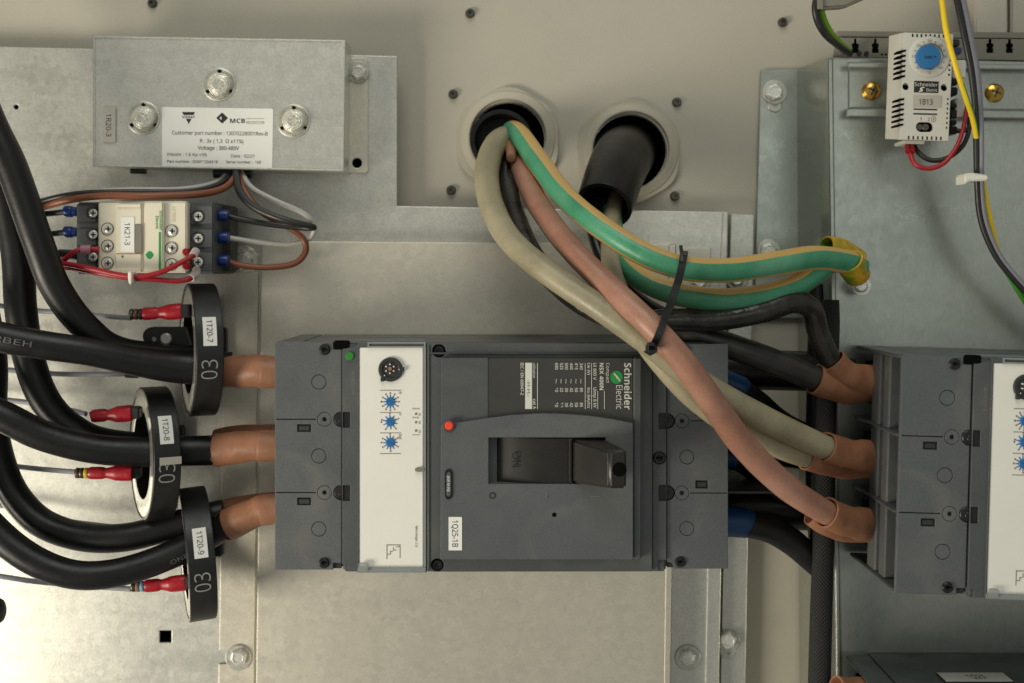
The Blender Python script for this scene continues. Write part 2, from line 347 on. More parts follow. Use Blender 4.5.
def tube(bm, pts, n=16, sub=8, cap=True, stripe=None, lump=0.0, flat=1.0, mouth=0, lseed=0, oval=None):
    """mouth: number of millimetres the end at the first point is hollow (an open sleeve)"""
    path = spline(pts, sub); T, B = frames(path)
    t = bmesh.new(); uvl = t.loops.layers.uv.new('UVMap'); rings = []; acc = 0; us = []
    def ring(c, r, Tn, Bn, i):
        Nn = Tn.cross(Bn); row = []
        for k in range(n):
            a = 2 * math.pi * k / n; rr = r
            if lump:
                v = c + (Bn * math.cos(a) + Nn * math.sin(a)) * r
                rr = r * (1 + lump * noise.noise(v * 90 + Vector((lseed, 0, 0))))
            fl = flat if oval is None else 1 + (flat - 1) * oval(i / len(path))
            row.append(t.verts.new(c + Bn * math.cos(a) * rr * fl + Nn * math.sin(a) * rr))
        return row
    if mouth:
        dm = mouth * 0.001
        rings.append(ring(path[0][0] + T[0] * dm, path[0][1] * 0.86, T[0], B[0], 0)); us.append(-dm)
        rings.append(ring(path[0][0], path[0][1] * 0.86, T[0], B[0], 0)); us.append(0)
    for i, (c, r) in enumerate(path):
        if i: acc += (c - path[i - 1][0]).length
        rings.append(ring(c, r, T[i], B[i], i)); us.append(acc)
    for i, (a, b) in enumerate(zip(rings, rings[1:])):
        for k in range(n):
            j = (k + 1) % n
            f = t.faces.new((a[k], a[j], b[j], b[k]))
            for lp, uv in zip(f.loops, ((us[i], k / n), (us[i], (k + 1) / n), (us[i + 1], (k + 1) / n), (us[i + 1], k / n))): lp[uvl].uv = uv
            if stripe: f.material_index = stripe(360.0 * (k + 0.5) / n, i / len(rings))
    if cap: t.faces.new(rings[0]); t.faces.new(rings[-1])
    bmesh.ops.recalc_face_normals(t, faces=t.faces)
    me = bpy.data.meshes.new('t'); t.to_mesh(me); t.free(); bm.from_mesh(me); bpy.data.meshes.remove(me)
    return bm
def ribbon(bm, pts, w, th, sub=6):
    """flat strap; pts (px, py, Y, _), w pixels wide, th metres thick"""
    path = spline([(p[0], p[1], p[2], 1) for p in pts], sub); T, B = frames(path); t = bmesh.new(); rows = []
    for (c, r), tt, b in zip(path, T, B):
        nn = tt.cross(b) * (w / 2 * r); bb = b * (th / 2)
        rows.append([t.verts.new(c + nn + bb), t.verts.new(c - nn + bb), t.verts.new(c - nn - bb), t.verts.new(c + nn - bb)])
    for a, b in zip(rows, rows[1:]):
        for k in range(4): t.faces.new((a[k], a[(k + 1) % 4], b[(k + 1) % 4], b[k]))
    t.faces.new(rows[0]); t.faces.new(rows[-1]); bmesh.ops.recalc_face_normals(t, faces=t.faces)
    merge(bm, t); return bm

# ---- lettering
TC = {}
def glyphs(s, bold):
    if (s, bold) in TC: return TC[(s, bold)]
    heavy = bold >= 0.03                      # plain sans letters: the typeface of the built-in font's fallback, regular or bold
    def ch(c):
        if 'A' <= c <= 'Z': return chr((0x1D5D4 if heavy else 0x1D5A0) + ord(c) - 65)
        if 'a' <= c <= 'z': return chr((0x1D5EE if heavy else 0x1D5BA) + ord(c) - 97)
        if '0' <= c <= '9': return chr((0x1D7EC if heavy else 0x1D7E2) + ord(c) - 48)
        return c
    cu = bpy.data.curves.new('f', 'FONT'); cu.body = ''.join(map(ch, s)); cu.resolution_u = 2; cu.offset = 0.0 if heavy else bold * 0.6
    o = bpy.data.objects.new('f', cu); me = bpy.data.meshes.new_from_object(o)
    vs = [v.co.copy() for v in me.vertices]; fs = [tuple(p.vertices) for p in me.polygons]
    bpy.data.objects.remove(o); bpy.data.curves.remove(cu); bpy.data.meshes.remove(me)
    x0 = min(v.x for v in vs); x1 = max(v.x for v in vs)
    TC[(s, bold)] = (vs, fs, x0, x1); return TC[(s, bold)]
def text(bm, s, mp, w, h, bold=0.0):
    """w, h in the units of mp(u, v): u along the reading direction, v up from the baseline; capitals are h tall"""
    vs, fs, x0, x1 = glyphs(s, bold)
    nv = [bm.verts.new(mp((v.x - x0) / (x1 - x0) * w, v.y / 0.72 * h)) for v in vs]
    for f in fs:
        try: bm.faces.new([nv[i] for i in f])
        except ValueError: pass
    return bm
def txt(bm, s, x0, x1, base, h, Y, bold=0.02, slope=0.0):
    return text(bm, s, lambda u, v: P(x0 + u, base - v + slope * u, Y), x1 - x0, h, bold)
def txr(bm, s, x0, x1, y0, y1, Y, bold=0.02):
    """turned a quarter clockwise: reads downwards, capitals from x0 (foot) to x1 (top)"""
    return text(bm, s, lambda u, v: P(x0 + v, y0 + u, Y), y1 - y0, x1 - x0, bold)
def line(bm, x0, y0, x1, y1, Y, th=0.0002):
    return boxp(bm, x0, y0, x1, y1, Y, Y + th)

def bolt(parent, px, py, rw, rh, Yb, hexn=6, kind='zinc', thick=0.0045, slot=False, rot=0.3, name='bolt'):
    """washer, hex or round head and a raised cross for its recess, standing on the plane Yb"""
    w = obj(name, lathe(new(), px, py, [(rw * 0.45, Yb - 0.0016), (rw * 0.95, Yb - 0.0016), (rw, Yb - 0.0012), (rw, Yb - 0.00005)], 28), 'washer' if kind == 'zinc' else kind, parent)
    h = lathe(new(), px, py, [(0, Yb - thick), (rh * 0.80, Yb - thick), (rh * 0.97, Yb - thick + 0.0010), (rh, Yb - 0.0016), (rh, Yb - 0.0012)], hexn, rot)
    hd = obj('head', h, kind, w)
    obj('head_rim', lathe(new(), px, py, [(rh * .5, Yb - thick + 0.0002), (rh * .54, Yb - thick - 0.0004), (rh * .66, Yb - thick - 0.0004), (rh * .72, Yb - thick + 0.0002)], 20), kind, w)
    if slot:
        c = new()
        for a in (0.5, 0.5 + math.pi / 2):
            dx, dy = math.cos(a) * rh * 0.55, math.sin(a) * rh * 0.55; ex, ey = -math.sin(a) * rh * 0.12, math.cos(a) * rh * 0.12
            prism(c, [(px - dx - ex, py - dy - ey), (px + dx - ex, py + dy - ey), (px + dx + ex, py + dy + ey), (px - dx + ex, py - dy + ey)], Yb - thick - 0.00025, Yb - thick + 0.0002)
        obj('cross_decal', c, 'washer', w)
    return w
def wire(name, label, m, pts, n=10, group=None, cat='wire', **kw):
    return tag(obj(name, tube(new(), pts, n, **kw), m), label, cat, group)

# ================================================================== the cabinet
GL = ((508, 140), (629, 152))                     # cable entries
wall = obj('back_wall', plate(new(), [rect(-260, -260, 1300, 900)] + [circ(x, y, 37, 40) for x, y in GL], 0.0, 0.002), 'wall', kind='structure')
tag(wall, 'beige powder coated back wall of the cabinet', 'wall'); del wall['category']
for x, y in ((152, 3), (470, 13), (453, 94), (451, 190), (677, 102), (675, 196), (783, 22)):
    r = obj('rivet', lathe(new(), x, y, [(0, -0.0016), (1.6, -0.0016), (1.9, -0.0030), (3.6, -0.0030), (4.6, -0.0018), (4.9, -0.0001)], 16), 'dark_metal', wall)

# left L-shaped sheet, its clamped strip, the raised breaker plate
YS1 = -0.018
sheet = thing('mounting_sheet', P(200, 400, YS1 + 0.002), 'wide pale galvanised sheet behind the black cables at left', 'metal plate')
obj('sheet', plate(new(), [[(-240, 41), (397, 56), (397, 206), (728, 212), (716, 800), (-240, 800)], rect(159.5, 630.5, 171.5, 642.5), circ(16, 107, 2.6, 12), circ(357, 163, 5, 16)], YS1, 0.002), 'galv', sheet)
b = new(); prism(b, [(723, 212.5), (728, 212.5), (716.5, 800), (703, 800), (709, 500)], YS1 - 0.0012, YS1 - 0.00005); obj('folded_edge', b, 'galv', sheet)
b = new(); prism(b, [(724, 212.4), (728.2, 212.4), (716.6, 800), (712, 800)], YS1 - 0.0004, -0.0015); obj('return_flange', b, 'galv', sheet)
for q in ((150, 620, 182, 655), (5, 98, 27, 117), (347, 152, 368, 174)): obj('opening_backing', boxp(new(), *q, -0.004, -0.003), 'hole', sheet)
bolt(sheet, 700, 281, 11, 8, YS1); bolt(sheet, 688, 658, 13, 9, YS1)
tab = obj('clamp_strip', plate(new(), [[(224, 272), (258.5, 272), (252, 800), (217, 800), (218.5, 664), (228, 664), (228, 651), (219, 651)]], YS1 - 0.0017, 0.0015), 'galv_front', sheet)
bolt(sheet, 238, 658, 13, 9, YS1 - 0.0017); bolt(sheet, 243, 261, 15.5, 10, YS1, kind='zinc_bright', thick=0.006)
tab = obj('clamp_strip', plate(new(), [[(682, 247.5), (711, 247.5), (709, 330), (682, 330)]], YS1 - 0.0012, 0.001), 'galv_front', sheet)

strip = thing('spacer_strip', P(740, 450, -0.009), 'narrow galvanised strip between the raised breaker plate and the beige wall', 'metal plate')
obj('strip', plate(new(), [[(731, 214), (754, 215), (743, 800), (718.5, 800)]], -0.011, 0.0095), 'galv', strip)
bolt(strip, 737, 279, 11, 8, -0.011)
bolt(strip, 728.5, 641, 11.5, 9.5, -0.011, thick=0.006)
obj('slot_washer', lathe(new(), 728, 652, [(2, -0.0118), (7, -0.0118), (8, -0.011)], 20), 'washer', strip)

YP = -0.034
fp = thing('breaker_plate', P(465, 460, YS1), 'large raised galvanised plate carrying the central breaker', 'metal plate')
obj('plate', plate(new(), [[(262, 241), (676, 244), (669, 800), (254.5, 800)]], YP, 0.002), 'galv_front', fp)
b = new()
prism(b, [(262.2, 241.2), (264.5, 241.2), (257, 800), (254.7, 800)], YP + 0.0005, YS1 - 0.0001)
prism(b, [(673.5, 244.2), (675.8, 244.2), (668.8, 800), (666.5, 800)], YP + 0.0005, YS1 - 0.0001)
prism(b, [(262.4, 241.3), (675.6, 244.3), (675.6, 247), (262.4, 244)], YP + 0.0006, YS1 - 0.0001)
obj('flange', b, 'galv_front', fp)
b = new(); prism(b, [(669, 244.5), (676.2, 244.5), (669.2, 800), (662, 800)], YP - 0.0008, YP - 0.00005, 0.0006); obj('folded_edge', b, 'galv_front', fp)

# right panel standing further forward
YR = -0.065
rp = thing('side_panel', P(930, 400, -0.002), 'tall grey brushed metal panel at right carrying the thermostat and breakers', 'metal plate')
obj('face', plate(new(), [[(828, 58), (1240, 66), (1240, 820), (838, 820)]], YR, 0.002), 'galv_v', rp)
b = new(); prism(b, [(828, 58.2), (833, 58.3), (843, 820), (838, 820)], YR - 0.0008, YR - 0.00005, 0.0007); obj('folded_edge', b, 'galv_v', rp)
b = new(); t = bmesh.new()
q = [P(828, 58.2, YR + 0.0006), P(838, 820, YR + 0.0006), P(800, 740, -0.003), P(797, 69, -0.003)]
q2 = [v + Vector((0.002, 0.0012, 0)) for v in q]
vs = [t.verts.new(v) for v in q + q2]
for f in ((0, 1, 2, 3), (7, 6, 5, 4), (0, 4, 5, 1), (1, 5, 6, 2), (2, 6, 7, 3), (3, 7, 4, 0)): t.faces.new([vs[i] for i in f])
bmesh.ops.recalc_face_normals(t, faces=t.faces); merge(b, t); obj('side_wall', b, 'galv_side', rp)
obj('foot_flange', plate(new(), [[(761, 70), (798, 69.5), (799, 318), (754, 318)]], -0.004, 0.0025), 'galv_v', rp)
obj('slot_washer', lathe(new(), 775, 105, [(2, -0.0047), (6.5, -0.0047), (7.5, -0.0041)], 20), 'washer', rp)
bolt(rp, 775, 92, 12.5, 9.5, -0.004, thick=0.006); bolt(rp, 769, 251, 12, 9, -0.004, thick=0.006)

# cable entries: rounded hex nut, lip, bore
for (x, y), lab in zip(GL, ('pale plastic cable gland nut with the olive, brown and green cores coming out', 'pale plastic cable gland nut with one thick black sheath coming out')):
    g = thing('cable_gland', P(x, y, 0), lab, 'cable gland', 'cable glands in the back wall')
    hx = []
    for k in range(6):
        a = 90 + 60 * k
        hx += [(x + 53.5 * math.cos(R(a + d)) * (0.968 if abs(d) > 12 else 0.99 if d else 0.995), y - 53.5 * math.sin(R(a + d)) * (0.968 if abs(d) > 12 else 0.99 if d else 0.995)) for d in (-16, -7, 0, 7, 16)]
    obj('nut', plate(new(), [hx, circ(x, y, 38, 40)], -0.0034, 0.0033), 'gland', g)
    obj('lip', lathe(new(), x, y, [(37, 0.010), (37, -0.0048), (38, -0.0056), (40, -0.0056), (43.5, -0.0042), (46, -0.0040), (46.5, -0.0035)], 48), 'gland', g)
    obj('bore', lathe(new(), x, y, [(36.6, 0.0), (36, 0.03), (35, 0.055), (0, 0.055)], 36), 'black', g)

# head rail, trunking end and cabinet post at the top right
hr = thing('slotted_rail', P(940, 46, -0.02), 'long beige rail with keyhole slots behind the thermostat', 'rail')
keys = []
for kx in (855.5, 875.5, 990, 1009.5):
    keys.append([(kx - 1.2, 38.5), (kx + 1.2, 38.5), (kx + 1.4, 43), (kx + 3.6, 44), (kx + 3.6, 47), (kx + 2.4, 48), (kx + 3.6, 49), (kx + 3.4, 53), (kx - 3.4, 53), (kx - 3.6, 49), (kx - 2.4, 48), (kx - 3.6, 47), (kx - 3.6, 44), (kx - 1.4, 43)])
small = [circ(859.5, 53.6, 2.1, 10), circ(866.5, 53.8, 1.8, 10)] + [rect(839 + 4 * k, 52.5, 840.6 + 4 * k, 54.5) for k in range(4)] + [rect(881 + 4 * k, 53.5, 883 + 4 * k, 55.5) for k in range(2)]
obj('face', plate(new(), [[(837, 37.5), (1240, 41), (1240, 64), (833, 57)]] + keys + [s for s in small if s[0][0] < 852 or s[0][0] > 880], -0.056, 0.0015), 'duct', hr)  # rail in darker duct grey: shade under the cabinet top put into its colour
b = new(); prism(b, [(838, 31), (1240, 34), (1240, 40.2), (837.5, 36.6)], -0.054, -0.045); obj('upper_step', b, 'duct', hr)
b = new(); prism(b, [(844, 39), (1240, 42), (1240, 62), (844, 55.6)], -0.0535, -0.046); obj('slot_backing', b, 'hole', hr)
for kx in (859.5, 866.5):
    obj('pin', disc(new(), kx, 53.4, 2.3, -0.0572, -0.0561, 12), 'black', hr)
tr = thing('trunking_end', P(842, -4, -0.10), 'grey trunking corner cut off by the top edge above the green and black wires', 'trunking')
b = new(); prism(b, [(817, -60), (900, -60), (868, -3), (845, 7), (818, 8.5)], -0.112, -0.104, 0.0012); obj('trunking', b, 'duct', tr)
b = new(); prism(b, [(816.6, -60), (823, -60), (823, 8.9), (817.4, 9)], -0.1135, -0.1125); obj('lip', b, 'duct', tr)
cp = thing('cabinet_post', P(992, 5, -0.03), 'beige cabinet post at the top right corner behind the grey wires', 'post')
b = new(); boxp(b, 975, -120, 1008, 35, -0.046, -0.0215, 0.001); obj('post', b, 'wall', cp)
b = new(); boxp(b, 1011, -120, 1100, 35, -0.040, -0.0215, 0.001); obj('side_leaf', b, 'wall', cp)

# ================================================================== moulded case breakers
YB, YT, YM, YI, YW = YP - 0.0002, -0.124, -0.1246, -0.1345, -0.1268
def screwhead(parent, px, py, r, Y, m='black', name='screw'):
    o = obj(name, lathe(new(), px, py, [(0, Y - 0.0006), (r * 0.35, Y - 0.0006), (r * 0.42, Y - 0.0013), (r * 0.8, Y - 0.0013), (r, Y - 0.0005), (r, Y + 0.003)], 18), m, parent)
    c = new()
    boxp(c, px - r * 0.5, py - r * 0.1, px + r * 0.5, py + r * 0.1, Y - 0.0017, Y - 0.0011); obj('slot', c, 'hole', o)
    return o
def make_breaker():
    br = thing('circuit_breaker', P(500, 456, YB), 'large graphite breaker at centre with white trip panel and red button', 'circuit breaker', 'moulded case circuit breakers')
    xl = P(275, 0, YT).x; xr = P(728, 0, YT).x; zt = P(0, 342, YT).z; zb = P(0, 570, YT).z
    X = lambda px: P(px, 0, YT).x
    Z = lambda py: P(0, py, YT).z
    # body behind everything
    b = new(); boxw(b, xl + 0.014, xr - 0.008, YT + 0.003, YB, zb + 0.001, zt - 0.0005, 0.0012)
    boxw(b, X(343), X(666), YM, YT + 0.004, Z(571.5), Z(342.5), 0.0012)
    body = obj('body', b, 'breaker', br)
    # terminal end walls: ribs across, fins between the poles
    for side in (0, 1):
        e0, e1 = (xl, xl + 0.0145) if side == 0 else (xr - 0.0085, xr)
        b = new()
        for ya, yb2, inset in ((-0.1005, -0.0900, 0.001), (-0.0845, -0.0700, 0.0005)):
            boxw(b, e0 + (inset if side == 0 else 0), e1 - (inset if side else 0), ya, yb2, zb + 0.002, zt - 0.002, 0.0006)
        obj('side_rib', b, 'breaker', br)
        b = new(); boxw(b, e0 + (0.0085 if side == 0 else 0), e1 - (0.0060 if side else 0.0), YT + 0.0036, -0.0750, zb + 0.003, zt - 0.003); obj('recess_shade', b, 'hole', br)  # near-black box paints the shade in the gaps between the ribs
        for py in (342.6, 418, 491.5, 566.5):
            b = new(); boxw(b, e0 + (-0.0006 if side == 0 else 0.0002), e1 - (-0.0006 if side else 0.0002), YT + 0.0045, YB - 0.004, Z(py + 3.6), Z(py), 0.0006)
            obj('pole_fin', b, 'breaker', br)
        for py in (380, 455, 529):
            b = new(); boxw(b, e0 + (0.004 if side == 0 else -0.001), e1 - (0.004 if side else -0.001), -0.075, -0.045, Z(py + 22), Z(py - 22)); obj('terminal_pocket', b, 'hole', br)
    # left terminal cover
    lead = lambda y: [(341.5, y - 7.6)] + [(341 - 7.6 * math.cos(R(a)), y + 7.6 * math.sin(R(a))) for a in range(-75, 76, 15)] + [(341.5, y + 7.6)]
    outl = [(275, 344), (277.5, 341.5), (333, 341.5), (333.3, 349.5), (341.5, 349.5)] + lead(419.3) + lead(492.6) + [(341.5, 563), (333, 563), (333, 569.6), (275, 569.6)]
    holes = []
    for y in (382, 456, 529): holes += [circ(319, y, 7.5, 28), circ(319, y, 6.9, 28)]
    for y in (419.3, 492.6): holes += [rect(276.5, y - 0.5, 316, y + 0.5), circ(324.6, y, 7.3, 28), circ(324.6, y, 6.85, 28), circ(324.6, y, 2.3, 12), rect(297.3, y + 5, 311, y + 12.6)]
    cov = obj('terminal_cover', plate(new(), [outl] + holes, YT, 0.003), 'breaker2', br)
    b = new(); boxw(b, X(276.5), X(341), YT + 0.0016, YT + 0.0035, Z(569), Z(342.2)); obj('groove_backing', b, 'breaker_dark', cov)
    for y in (419.3, 492.6):
        b = new(); boxp(b, 299, y + 6.5, 309.5, y + 11.2, YT + 0.0006, YT + 0.002); obj('slot_insert', b, 'breaker_dark', cov)
    screwhead(br, 324.6, 349.5, 5.6, YT, 'black'); screwhead(br, 324, 563, 5.4, YT, 'black')
    b = new(); boxp(b, 334, 340.5, 349.5, 348.5, YM - 0.0006, YM + 0.002, 0.0005); obj('top_notch', b, 'hole', br)
    # dark strip beside the trip unit, with the black cover latches
    stripo = [(342.2, 349.5), (358.6, 345), (358.6, 571.5), (348, 571.5), (348, 564), (342.2, 564)]
    hs = [rect(342.8, y - 7.2, 350, y + 8.4) for y in (419.3, 492.6)]
    st = obj('edge_strip', plate(new(), [stripo] + hs, YM - 0.0012, 0.0011), 'breaker', br)
    for y in (419.3, 492.6):
        b = new(); disc(b, 341, y, 7.3, YT - 0.0006, YT + 0.002, 20, 0.0006); boxp(b, 343, y - 7, 349.8, y + 8.2, YM - 0.0004, YM + 0.001); obj('cover_latch', b, 'black', br)
        obj('latch_screw', disc(new(), 341.5, y + 1, 3.4, YT - 0.0012, YT - 0.0005, 12, 0.0004), 'black', br)
    obj('seal', disc(new(), 349.6, 356.3, 4.3, YM - 0.0022, YM - 0.0012, 20, 0.0004), 'green_dot', br)
    t = txr(new(), 'MICROLOGIC', 352, 355, 371, 395, YM - 0.0014, 0.01); obj('embossing', t, 'ink_grey', br)
    b = new(); boxw(b, X(356), X(424), -0.112, -0.106, zt - 0.0006, zt + 0.0003); obj('top_strip', b, 'clear', br)
    # trip unit
    b = new(); plate(b, [rect(357.6, 342.8, 426.4, 572.6), rect(359, 347, 423.4, 568.4)], YW - 0.0004, 0.0058); tu = obj('trip_unit', b, 'breaker', br)
    b = new(); boxp(b, 359.1, 347.1, 423.3, 568.3, YW, YM + 0.0005, 0.0003); wp = obj('white_panel', b, 'panel_white', tu)
    b = new(); plate(b, [rect(367.5, 342.2, 425.6, 347.6), rect(369, 343.6, 424, 346.2)], YW - 0.0012, 0.0007); obj('cover_hinge', b, 'clear', tu)
    b = new(); boxp(b, 357.5, 567.2, 425.8, 572.8, YW - 0.0016, YW - 0.0005, 0.0004); boxp(b, 358.5, 562.6, 368.5, 572, YW - 0.0030, YW - 0.0017, 0.0006); boxp(b, 423.4, 347, 425.8, 567, YW - 0.0012, YW - 0.0005); obj('clear_cover_rim', b, 'clear', tu)
    b = new(); prism(b, [(415, 468.6), (418, 467.4), (424, 468.6), (424, 471.5), (418, 472), (415, 471)], YW - 0.0016, YW - 0.0001); obj('latch', b, 'ink_grey', tu)
    cn = obj('test_connector', lathe(new(), 390.5, 369.5, [(0, YW - 0.0008), (8.3, YW - 0.0008), (8.6, YW - 0.0016), (11.6, YW - 0.0016), (12.2, YW - 0.0012), (12.2, YW - 0.0001)], 32), 'breaker_dark', tu)
    b = new(); boxp(b, 401.5, 367.5, 404, 371.5, YW - 0.002, YW - 0.0001); boxp(b, 380.5, 378, 384, 381.5, YW - 0.002, YW - 0.0001); obj('key_tab', b, 'breaker_dark', tu)
    b = new()
    for k in range(6): disc(b, 389.8 + 4.4 * math.cos(R(60 * k + 30)), 368.8 + 4.4 * math.sin(R(60 * k + 30)), 0.8, YW - 0.0022, YW - 0.0009, 8)
    disc(b, 399, 369.5, 0.6, YW - 0.0018, YW - 0.0015, 8); disc(b, 384.5, 375.5, 0.6, YW - 0.0018, YW - 0.0015, 8)
    obj('pin', b, 'tie_white', tu)
    b = new(); disc(b, 389.8, 368.8, 2.1, YW - 0.0016, YW - 0.0009, 8); obj('keyway', b, 'ink_brown', tu)
    ik = new(); ib = new()
    for n, (yy, turn, nt) in enumerate(((401.8, 10, 12), (422.0, 40, 10), (442.6, 25, 12))):
        dl = obj('setting_dial', disc(new(), 390.2, yy, 4.4, YW - 0.0009, YW - 0.0001, 20, 0.0003), 'blue', tu)
        b = new(); a = R(turn); dx, dy = math.cos(a), math.sin(a)
        prism(b, [(390.2 - 3.2 * dx + .4 * dy, yy - 3.2 * dy - .4 * dx), (390.2 + 3.2 * dx + .4 * dy, yy + 3.2 * dy - .4 * dx), (390.2 + 3.2 * dx - .4 * dy, yy + 3.2 * dy + .4 * dx), (390.2 - 3.2 * dx - .4 * dy, yy - 3.2 * dy + .4 * dx)], YW - 0.0011, YW - 0.0008); obj('slot', b, 'blue_ink', dl)
        for k in range(nt):
            a = R(360 / nt * k + 14 * n); dx, dy = math.cos(a), math.sin(a)
            prism(ib, [(390.2 + 4.3 * dx - .55 * dy, yy + 4.3 * dy + .55 * dx), (390.2 + 7.4 * dx - .4 * dy, yy + 7.4 * dy + .4 * dx), (390.2 + 7.4 * dx + .4 * dy, yy + 7.4 * dy - .4 * dx), (390.2 + 4.3 * dx + .55 * dy, yy + 4.3 * dy - .55 * dx)], YW - 0.0002, YW - 0.00005)
            if k % 2 == n % 2 or n < 1: boxp(ik, 390.2 + 8.7 * dx - .7, yy + 8.7 * dy - .7, 390.2 + 8.7 * dx + .7, yy + 8.7 * dy + .7, YW - 0.0002, YW - 0.00005)
        boxp(ik, 380.6, yy - .8, 382, yy + .8, YW - 0.0002, YW - 0.00005)
    obj('dial_scale', ib, 'blue_ink', tu); obj('scale_figures', ik, 'ink_brown', tu)
    b = new()
    for yy in (390.0, 412.2, 432.6, 453.3): line(b, 380, yy, 401, yy + 0.55, YW - 0.0002, 0.00015)
    txr(b, 'Ir', 399, 401.6, 391.5, 394.5, YW - 0.0002); txr(b, 'tr', 399, 401.6, 413.5, 415.5, YW - 0.0002); txr(b, 'Isd', 398.8, 401.6, 434, 439, YW - 0.0002)
    txt(b, 'Alarm', 412, 419.5, 409.4, 1.7, YW - 0.0002); txt(b, 'Ready', 412.5, 419, 418.2, 1.5, YW - 0.0002)
    for yy in (413.8, 422.2, 430.6): disc(b, 416, yy, 1.3, YW - 0.0002, YW - 0.00005, 10)
    for yy in (413, 421, 430): txr(b, '%I', 418.6, 420.6, yy, yy + 3, YW - 0.0002)
    line(b, 412, 434.6, 420, 435, YW - 0.0002)
    txr(b, 'Micrologic 2.3', 415.4, 417.6, 526, 547, YW - 0.0002)
    # tripping curve sketch
    for q in ((386.5, 544.6, 400, 545.3), (386.5, 544.6, 387.1, 559), (399.6, 544.6, 400.2, 558), (396, 546.5, 399.6, 547.1), (393, 547.1, 393.6, 550), (393, 549.8, 396.4, 550.4), (390, 551, 393, 551.6), (390, 551.4, 390.6, 554), (387.2, 554, 390.4, 554.6)): line(b, *q, YW - 0.0002)
    obj('lettering', b, 'ink_grey', tu)
    # front cover with sunk screws
    b = new(); plate(b, [rect(427, 343.2, 652, 571.4), circ(439, 350.8, 6.8), circ(437.3, 565, 6.6), rect(441.5, 359, 640, 559)], YM - 0.0046, 0.0046); fc = obj('front_cover', b, 'breaker', br)
    for x, y in ((439, 350.8), (437.3, 565)):
        obj('screw', lathe(new(), x, y, [(0, YM - 0.002), (2, YM - 0.002), (2.2, YM - 0.0028), (5, YM - 0.0028), (6.4, YM - 0.0016)], 18), 'black', br)
    b = new(); boxp(b, 427.5, 345.2, 430, 570, YM - 0.0052, YM - 0.0047, 0.0003); boxp(b, 430, 352.6, 650, 354, YM - 0.0053, YM - 0.0047); obj('cover_edge', b, 'breaker', fc)
    # rating label field and the raised nose below its arc
    arc = [(441, 424.6), (455, 423.2), (480, 419.2), (510, 415.4), (540, 413.6), (560, 413.8), (590, 416), (612, 419.2), (633, 423.2)]
    b = new(); prism(b, [(441, 358), (633, 358)] + [(x, y + 1) for x, y in arc[::-1]], YI, YM + 0.001, 0.0003); rl = obj('rating_label', b, 'label_dark', br)
    b = new(); prism(b, [(441, 358), (488, 358), (488, 418.4), (480, 419.6), (455, 423.4), (441, 425)], YI - 0.0003, YI + 0.0001); obj('plain_field', b, 'breaker', rl)
    b = new(); prism(b, [(633.4, 357.5), (642, 357.5), (641, 560), (633.4, 560)], YI - 0.0004, YM + 0.001, 0.0006); obj('side_border', b, 'breaker', br)
    nose = arc + [(633, 559.5), (440.5, 559.5)]
    nz = obj('nose', plate(new(), [nose, rect(488.5, 437.5, 605.5, 484)], YI - 0.0030, 0.012), 'breaker2', br)
    b = new(); boxp(b, 486, 436, 608, 486, YI + 0.0145, YI + 0.0165); boxp(b, 486, 435, 608, 437.4, YI + 0.0088, YI + 0.0145); boxp(b, 486, 484.2, 608, 487, YI + 0.0088, YI + 0.0145); obj('window_lining', b, 'black', nz)
    b = new(); prism(b, [(488.5, 437.5), (497, 437.5), (497, 484), (488.5, 484)], YI + 0.003, YI + 0.006); obj('window_cheek', b, 'breaker', nz)
    # toggle: curved slide, grip leaning towards ON
    t = bmesh.new(); rows = []
    for k in range(15):
        u = k / 14; x = 497 + 76 * u; Y = YI + 0.0085 - 0.0105 * math.sin(math.pi * (0.12 + 0.50 * u))
        rows.append((P(x, 437.9, YI), P(x, 483.6, YI), Y))
    r0 = [t.verts.new((a.x, Y, a.z)) for a, c, Y in rows]; r1 = [t.verts.new((c.x, Y, c.z)) for a, c, Y in rows]
    q0 = [t.verts.new((a.x, YI + 0.0140, a.z)) for a, c, Y in rows]; q1 = [t.verts.new((c.x, YI + 0.0140, c.z)) for a, c, Y in rows]
    for k in range(14):
        t.faces.new((r0[k], r0[k + 1], r1[k + 1], r1[k])); t.faces.new((q0[k], q1[k], q1[k + 1], q0[k + 1]))
        t.faces.new((r0[k], q0[k], q0[k + 1], r0[k + 1])); t.faces.new((r1[k], r1[k + 1], q1[k + 1], q1[k]))
    t.faces.new((r0[0], r1[0], q1[0], q0[0])); t.faces.new((r0[-1], q0[-1], q1[-1], r1[-1]))
    bmesh.ops.recalc_face_normals(t, faces=t.faces)
    hb = new(); merge(hb, t); hd = obj('toggle_slide', hb, 'handle', br)
    b = txr(new(), 'ON', 512.5, 519, 452, 467, YI - 0.0004, 0.0); obj('lettering', b, 'black', hd)
    b = new(); t = bmesh.new()
    A = [P(x, y, YI - 0.001) for x, y in ((571, 438.8), (606, 439.5), (606, 482.5), (571, 482.8))]
    Bq = [P(x, y, -0.1655) for x, y in ((609, 450.5), (627, 449.5), (627, 488.5), (609, 488.5))]
    vs = [t.verts.new(v) for v in A + Bq]
    for f in ((3, 2, 1, 0), (4, 5, 6, 7), (0, 1, 5, 4), (1, 2, 6, 5), (2, 3, 7, 6), (3, 0, 4, 7)): t.faces.new([vs[i] for i in f])
    bmesh.ops.recalc_face_normals(t, faces=t.faces); bmesh.ops.bevel(t, geom=list(t.edges), offset=0.0013, segments=3, affect='EDGES'); merge(b, t)
    boxp(b, 569, 438.6, 571.5, 483, YI - 0.0035, YI + 0.003)
    gr = obj('toggle_grip', b, 'handle', br)
    obj('padlock_hole', disc(new(), 619.5, 469.5, 7.2, -0.16575, -0.1650, 22), 'hole', gr)  # black disc on the grip's end face paints the hole's dark inside
    # small controls
    YN = YI - 0.0030
